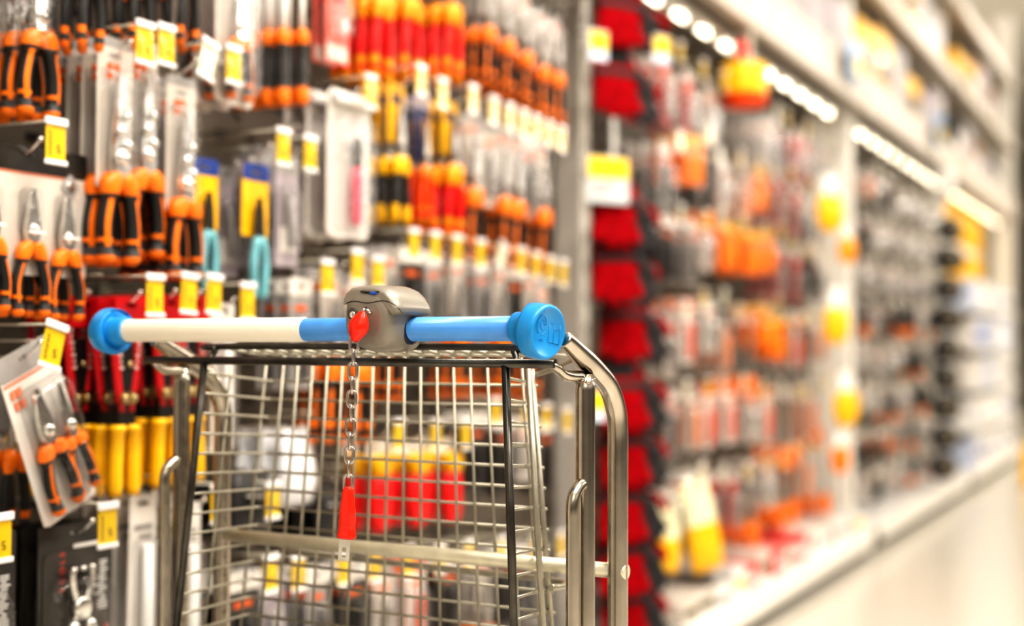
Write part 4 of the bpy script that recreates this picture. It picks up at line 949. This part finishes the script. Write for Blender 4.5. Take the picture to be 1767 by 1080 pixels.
# ------------------------------------------------------------------ bay beyond the tall post
rows3 = [(2.02, 'first row'), (1.79, 'second row'), (1.56, 'third row'), (1.33, 'fourth row'), (1.10, 'fifth row'), (0.87, 'sixth row'), (0.64, 'seventh row'), (0.42, 'lowest row')]
for r, (z, rn) in enumerate(rows3):
    for c in range(8):
        y = POSTY[2]+0.3+c*0.335+random.uniform(-.04, .04); k = random.choice(['white', 'grey', 'white', 'white', 'black', 'hammer', 'greyo' if random.random() < .15 else 'white'])  # black cards mixed in as the dark gaps between packs
        T = V((-1.50+random.uniform(-.02, .02), y, z+random.uniform(-.03, .03)))
        cn = ['first', 'second', 'third', 'fourth', 'fifth', 'sixth', 'seventh', 'eighth', 'ninth'][c]
        hook(T, uniq(f'steel hook with tag, {rn}, {cn} beyond the tall cream post'), TAGP, 'hooks beyond the tall post')
        for j in range(2):
            o = make(k); o.location = T+V((-0.055-0.09*j, random.uniform(-.006, .006), -0.0455)); o.scale = (1.7, 2.0, 0.88)
            o.rotation_euler = (random.uniform(-.05, .05), random.uniform(0, .02), random.uniform(-.08, .08))
            tag(o, uniq(f'{BUILD[k][3]}, {ORD[j]} on {cn} hook, {rn} beyond tall post'), None, 'wares in the bay beyond the tall post')
# yellow hanging cards on the tall post
def P_ycard(o, big):
    MB().prism(rrect(0.10, 0.10, 0.02, 0, -0.05, 3), -0.004, 0.004).build('pale_top', WHITEP, o)
    MB().loft([[(d*cos(2*pi*k/12), w*sin(2*pi*k/12), z) for k in range(12)] for z, w, d in ((-0.085, 0.05, 0.008), (-0.11, 0.075, 0.025), (-0.17, 0.08, 0.03), (-0.215, 0.06, 0.02), (-0.235, 0.03, 0.008))]).build('body', big, o)
PX = -1.44
for k, (x, y, m, w) in enumerate(((1432, 300, YEL, 'topmost'), (1462, 385, AMBER, 'second'), (1443, 495, YEL, 'third'), (1460, 640, YEL, 'fourth'), (1450, 745, ORANGE, 'lowest'))):
    P = onX(x, y, PX-0.0); o = empty('hanging_card', P, radians(-40)); P_ycard(o, m); o.scale = (0.9, 0.95, 1.1) if k not in (1, 4) else (0.6, 0.65, 0.8)
    tag(o, uniq(f'{"orange" if m is not YEL else "yellow"} hanging pack on the tall cream post, {w} of its column'), 'hanging pack', 'packs on the tall post')
    MB().tube([(0, 0, 0.0), (-0.03, 0.02, 0.01), (-0.12, 0.03, 0.012)], 0.003, 6).build('peg', WIRE, o)
# black bundles at the next post
def P_bundle(o):
    MB().loft([[(d*cos(2*pi*k/12)*(1+.1*sin(3*k)), w*sin(2*pi*k/12)*(1+.1*cos(4*k)), z) for k in range(12)] for z, w, d in ((0.01, 0.03, 0.02), (-0.04, 0.085, 0.05), (-0.12, 0.10, 0.06), (-0.20, 0.095, 0.06), (-0.25, 0.05, 0.03))]).build('bundle', BLACK, o)
    MB().lathe([(0.035, -0.004), (0.04, 0.0), (0.035, 0.006)], (0.06, 0, -0.12), 'x', 12).build('band', BRASS, o)
BX = -1.42
for k in range(9):
    P = onX(1640-k*1.5, 375+k*51, BX); o = empty('black_bundle', (P.x, P.y+0.0, P.z), radians(-40+random.uniform(-10, 10))); P_bundle(o); o.scale = (0.85, 1.15, 0.66)
    tag(o, uniq(f'black wrapped bundle hanging on the pale strip, {(["topmost"]+ORD[1:8]+["lowest"])[k]} of its column'), 'bundle', 'black bundles on the strip')
    MB().tube([(0, 0, 0.0), (0, 0.0, 0.012)], 0.004, 6).build('hanger', WIRE, o)
bp = onX(1640, 385, BX)
o = empty('clip_strip', (BX-0.075, bp.y+0.06, 0)); tag(o, 'pale vertical strip carrying the black wrapped bundles', 'clip strip'); MB().box((0, 0, 1.22), (0.008, 0.05, 2.16)).build('strip', WHITEP, o); MB().bbox((0.04, 0, 2.15), (0.09, 0.16, 0.18), 0.02).build('top_disc', WHITEP, o)
# yellow board and white goods in the last bay
mb = MB().prism(rrect(2.6, 0.75, 0.05, 0, 0, 4), -0.01, 0.01); mb.box((0.012, 0, -0.1), (0.003, 2.2, 0.05), 1)
o = tag(mb.build('yellow_sign_board', [YEL, WHITEP]), 'large yellow board at the back of the distant bay', 'sign'); o.location = (-1.74, 12.5, 1.98)
mb = MB(); 
for r in range(5):
    for c in range(7):
        y = POSTY[3]+0.45+c*0.40; z = 0.145+r*0.30
        if r > 0 and c == 0:
            mbs = MB().box((-1.63, POSTY[3]+1.67, z-0.012), (0.40, 3.24, 0.016)); tag(mbs.build('shelf_board', WHITEP), uniq(f'white shelf board in the distant bay, {(["", "lowest", "second", "third", "top"])[r]}'), 'shelf', 'distant shelf boards')
        a = random.choice([WHITEP, CARDW, mat('pale_blue_box', (0.62, 0.68, 0.85), 0.4), WHITEP])
        carton(0.30, 0.30, 0.22, a, random.choice([CARDG, BLUEC, WPRINT, WPRINT]), (-1.60, y, z+0.0005 if r else 0.1405), random.uniform(-.06, .06), uniq(f'pale carton in the distant bay, {("base", "second", "third", "fourth", "top")[r]} shelf, {(["first"]+ORD[1:])[c]} along'), 'pale cartons in the distant bay')
for k, (yy, xx) in enumerate(((12.6, -1.17), (11.3, -1.10))):
    o = empty('corner_guard', (xx, yy, 0)); tag(o, uniq(f'yellow floor guard post, {("one further from", "one closer to")[k]} the trolley'), 'guard post', 'yellow guard posts')
    MB().lathe([(0.055, 0.0), (0.055, 0.02), (0.045, 0.03), (0.045, 0.27), (0.035, 0.30), (0.01, 0.31)], (0, 0, 0), 'z', 16).build('post', YEL, o); MB().lathe([(0.075, 0.0), (0.075, 0.008), (0.05, 0.012)], (0, 0, 0), 'z', 16).build('flange', GREYM, o)
# storage boxes on the rack decks
rnd = random.Random(5)
for i in (1, 2, 3):
    for (z, nm) in ((2.431, 'lowest'), (3.031, 'middle')):
        for c in range(6):
            y = POSTY[i]+0.36+c*0.465; s = rnd.uniform(0.24, 0.40)
            yl = (i == 2 and c < 4) or (i == 3 and nm == 'middle' and c < 2)
            a, b = (YEL, CARDK) if yl and c % 3 != 2 else rnd.choice([(LILAC, CARDG), (mat('brown_box', (0.30, 0.17, 0.07), 0.6), CARDW), (CARDK, CARDW), (CARDG, LILAC)])
            carton(0.42, 0.44, s, a, b, (-1.75, y, z), rnd.uniform(-.04, .04), uniq(f'storage box on {nm} deck, {(["first"]+ORD[1:])[c]} along the '+BAYN[i]), 'storage boxes on the decks')
for k, (x, y) in enumerate(((1478, 105), (1622, 225))):
    P = onX(x, y, -1.43); o = empty('shelf_sign', P); tag(o, uniq(f'pale blue shelf sign with yellow square, {("closer", "further")[k]} one on the lowest beam'), 'sign', 'beam signs')
    mb = MB().prism(rrect(0.34, 0.20, 0.01, 0, 0, 2), -0.002, 0.002); mb.box((0.003, 0.05, -0.02), (0.002, 0.16, 0.10), 1); mb.build('sign_plate', [mat('sign_blue', (0.20, 0.36, 0.62), 0.4), TAGY], o)
    MB().box((-0.022, 0, 0.0), (0.040, 0.1, 0.05)).build('sign_clip', GREYM, o)

# ------------------------------------------------------------------ setting
def struct(name, mb, m):
    o = mb.build(name, m); o['kind'] = 'structure'; return o
def floor_mat():
    m = bpy.data.materials.new('polished_floor'); m.use_nodes = True; nt = m.node_tree; b = nt.nodes['Principled BSDF']
    tc = nt.nodes.new('ShaderNodeTexCoord'); br = nt.nodes.new('ShaderNodeTexBrick'); br.offset = 0; br.inputs['Scale'].default_value = 1.0
    br.inputs['Brick Width'].default_value = 0.6; br.inputs['Row Height'].default_value = 0.6; br.inputs['Mortar Size'].default_value = 0.003
    br.inputs['Color1'].default_value = (0.70, 0.66, 0.585, 1); br.inputs['Color2'].default_value = (0.67, 0.63, 0.56, 1); br.inputs['Mortar'].default_value = (0.55, 0.51, 0.45, 1)
    nt.links.new(tc.outputs['Object'], br.inputs['Vector']); nt.links.new(br.outputs['Color'], b.inputs['Base Color']); b.inputs['Roughness'].default_value = 0.22
    return m
struct('floor', MB().box((0, 14, -0.05), (14, 44, 0.1)), floor_mat())
struct('ceiling', MB().box((0, 14, 5.25), (14, 44, 0.1)), mat('ceiling_white', (0.85, 0.83, 0.78), 0.8, 0, 0.02, 2))
struct('wall_left', MB().box((-3.3, 14, 2.6), (0.1, 44, 5.2)), mat('wall_cream', (0.8, 0.76, 0.68), 0.8, 0, 0.03, 2))
struct('wall_back', MB().box((0, 34, 2.6), (14, 0.1, 5.2)), mat('wall_pale', (0.88, 0.87, 0.86), 0.8, 0, 0.03, 2))

# ------------------------------------------------------------------ light
def area(name, loc, sx, sy, power, col, rot=(0, 0, 0)):
    l = bpy.data.lights.new(name, 'AREA'); l.shape = 'RECTANGLE'; l.size = sx; l.size_y = sy; l.energy = power; l.color = col
    o = bpy.data.objects.new(name, l); COL.objects.link(o); o.location = loc; o.rotation_euler = rot; return o
W = (1.0, 0.925, 0.83)
for k, (y, p) in enumerate(((0.2, 95), (3.4, 125), (8.0, 14), (12.5, 22), (18, 110))):
    area('ceiling_or_fill_light', (0.1, y, 4.9), 0.5, 2.6, p, W)
for k, (y, p) in enumerate(((5.2, 24), (7.8, 36), (10.6, 58), (14.0, 90))):
    area('far_bay_fill', (2.2, y, 3.2), 0.4, 2.4, p, W, (0, radians(66), 0))  # unseen fill lights, added low at the side to brighten the far bays
fo = area('ceiling_or_fill_light', (0.9, -1.8, 3.4), 2.6, 1.8, 24, W); fo.rotation_euler = (V((-1.8, 4.2, 1.2))-fo.location).to_track_quat('-Z', 'Y').to_euler()  # added fill behind the camera, lights the faces turned towards it
area('ceiling_or_fill_light', (2.2, 1.5, 4.6), 0.6, 3.0, 130, W, (0, radians(22), 0))
w = bpy.data.worlds.new('store_air'); SC.world = w; w.use_nodes = True; nt = w.node_tree; bg = nt.nodes['Background']
tc = nt.nodes.new('ShaderNodeTexCoord'); sep = nt.nodes.new('ShaderNodeSeparateXYZ'); nt.links.new(tc.outputs['Generated'], sep.inputs[0])
rp = nt.nodes.new('ShaderNodeValToRGB'); mr = nt.nodes.new('ShaderNodeMapRange'); mr.inputs['From Min'].default_value = -1; nt.links.new(sep.outputs['Z'], mr.inputs['Value']); nt.links.new(mr.outputs['Result'], rp.inputs['Fac'])
cr_ = rp.color_ramp; cr_.elements[0].position = 0.0; cr_.elements[0].color = (0.45, 0.40, 0.32, 1); cr_.elements[1].position = 1.0; cr_.elements[1].color = (1.0, 0.95, 0.86, 1)
for p, c in ((0.40, (0.42, 0.37, 0.30, 1)), (0.47, (0.10, 0.085, 0.07, 1)), (0.58, (0.22, 0.18, 0.14, 1)), (0.68, (0.75, 0.70, 0.62, 1))):
    e = cr_.elements.new(p); e.color = c
mp = nt.nodes.new('ShaderNodeMapping'); mp.inputs['Scale'].default_value = (9, 9, 1.2); nz = nt.nodes.new('ShaderNodeTexNoise'); nz.inputs['Scale'].default_value = 1.0  # stretched noise streaks added so the chrome reflects light and dark bands
nt.links.new(tc.outputs['Generated'], mp.inputs[0]); nt.links.new(mp.outputs[0], nz.inputs['Vector'])
nr = nt.nodes.new('ShaderNodeMapRange'); nr.inputs['From Min'].default_value = 0.35; nr.inputs['From Max'].default_value = 0.68; nr.inputs['To Min'].default_value = 0.35; nr.inputs['To Max'].default_value = 2.0
nt.links.new(nz.outputs['Fac'], nr.inputs['Value'])
ml = nt.nodes.new('ShaderNodeVectorMath'); ml.operation = 'SCALE'; nt.links.new(rp.outputs['Color'], ml.inputs[0]); nt.links.new(nr.outputs['Result'], ml.inputs['Scale'])
nt.links.new(ml.outputs[0], bg.inputs['Color']); bg.inputs['Strength'].default_value = 0.8

SC.view_settings.view_transform = 'Standard'; SC.view_settings.look = 'High Contrast'; SC.view_settings.exposure = 0.14; SC.view_settings.gamma = 1.0
cy = SC.cycles
cy.use_denoising = True; cy.max_bounces = 8; cy.diffuse_bounces = 3; cy.glossy_bounces = 3; cy.transmission_bounces = 4; cy.transparent_max_bounces = 24
cy.sample_clamp_indirect = 6.0; cy.caustics_reflective = False; cy.caustics_refractive = False
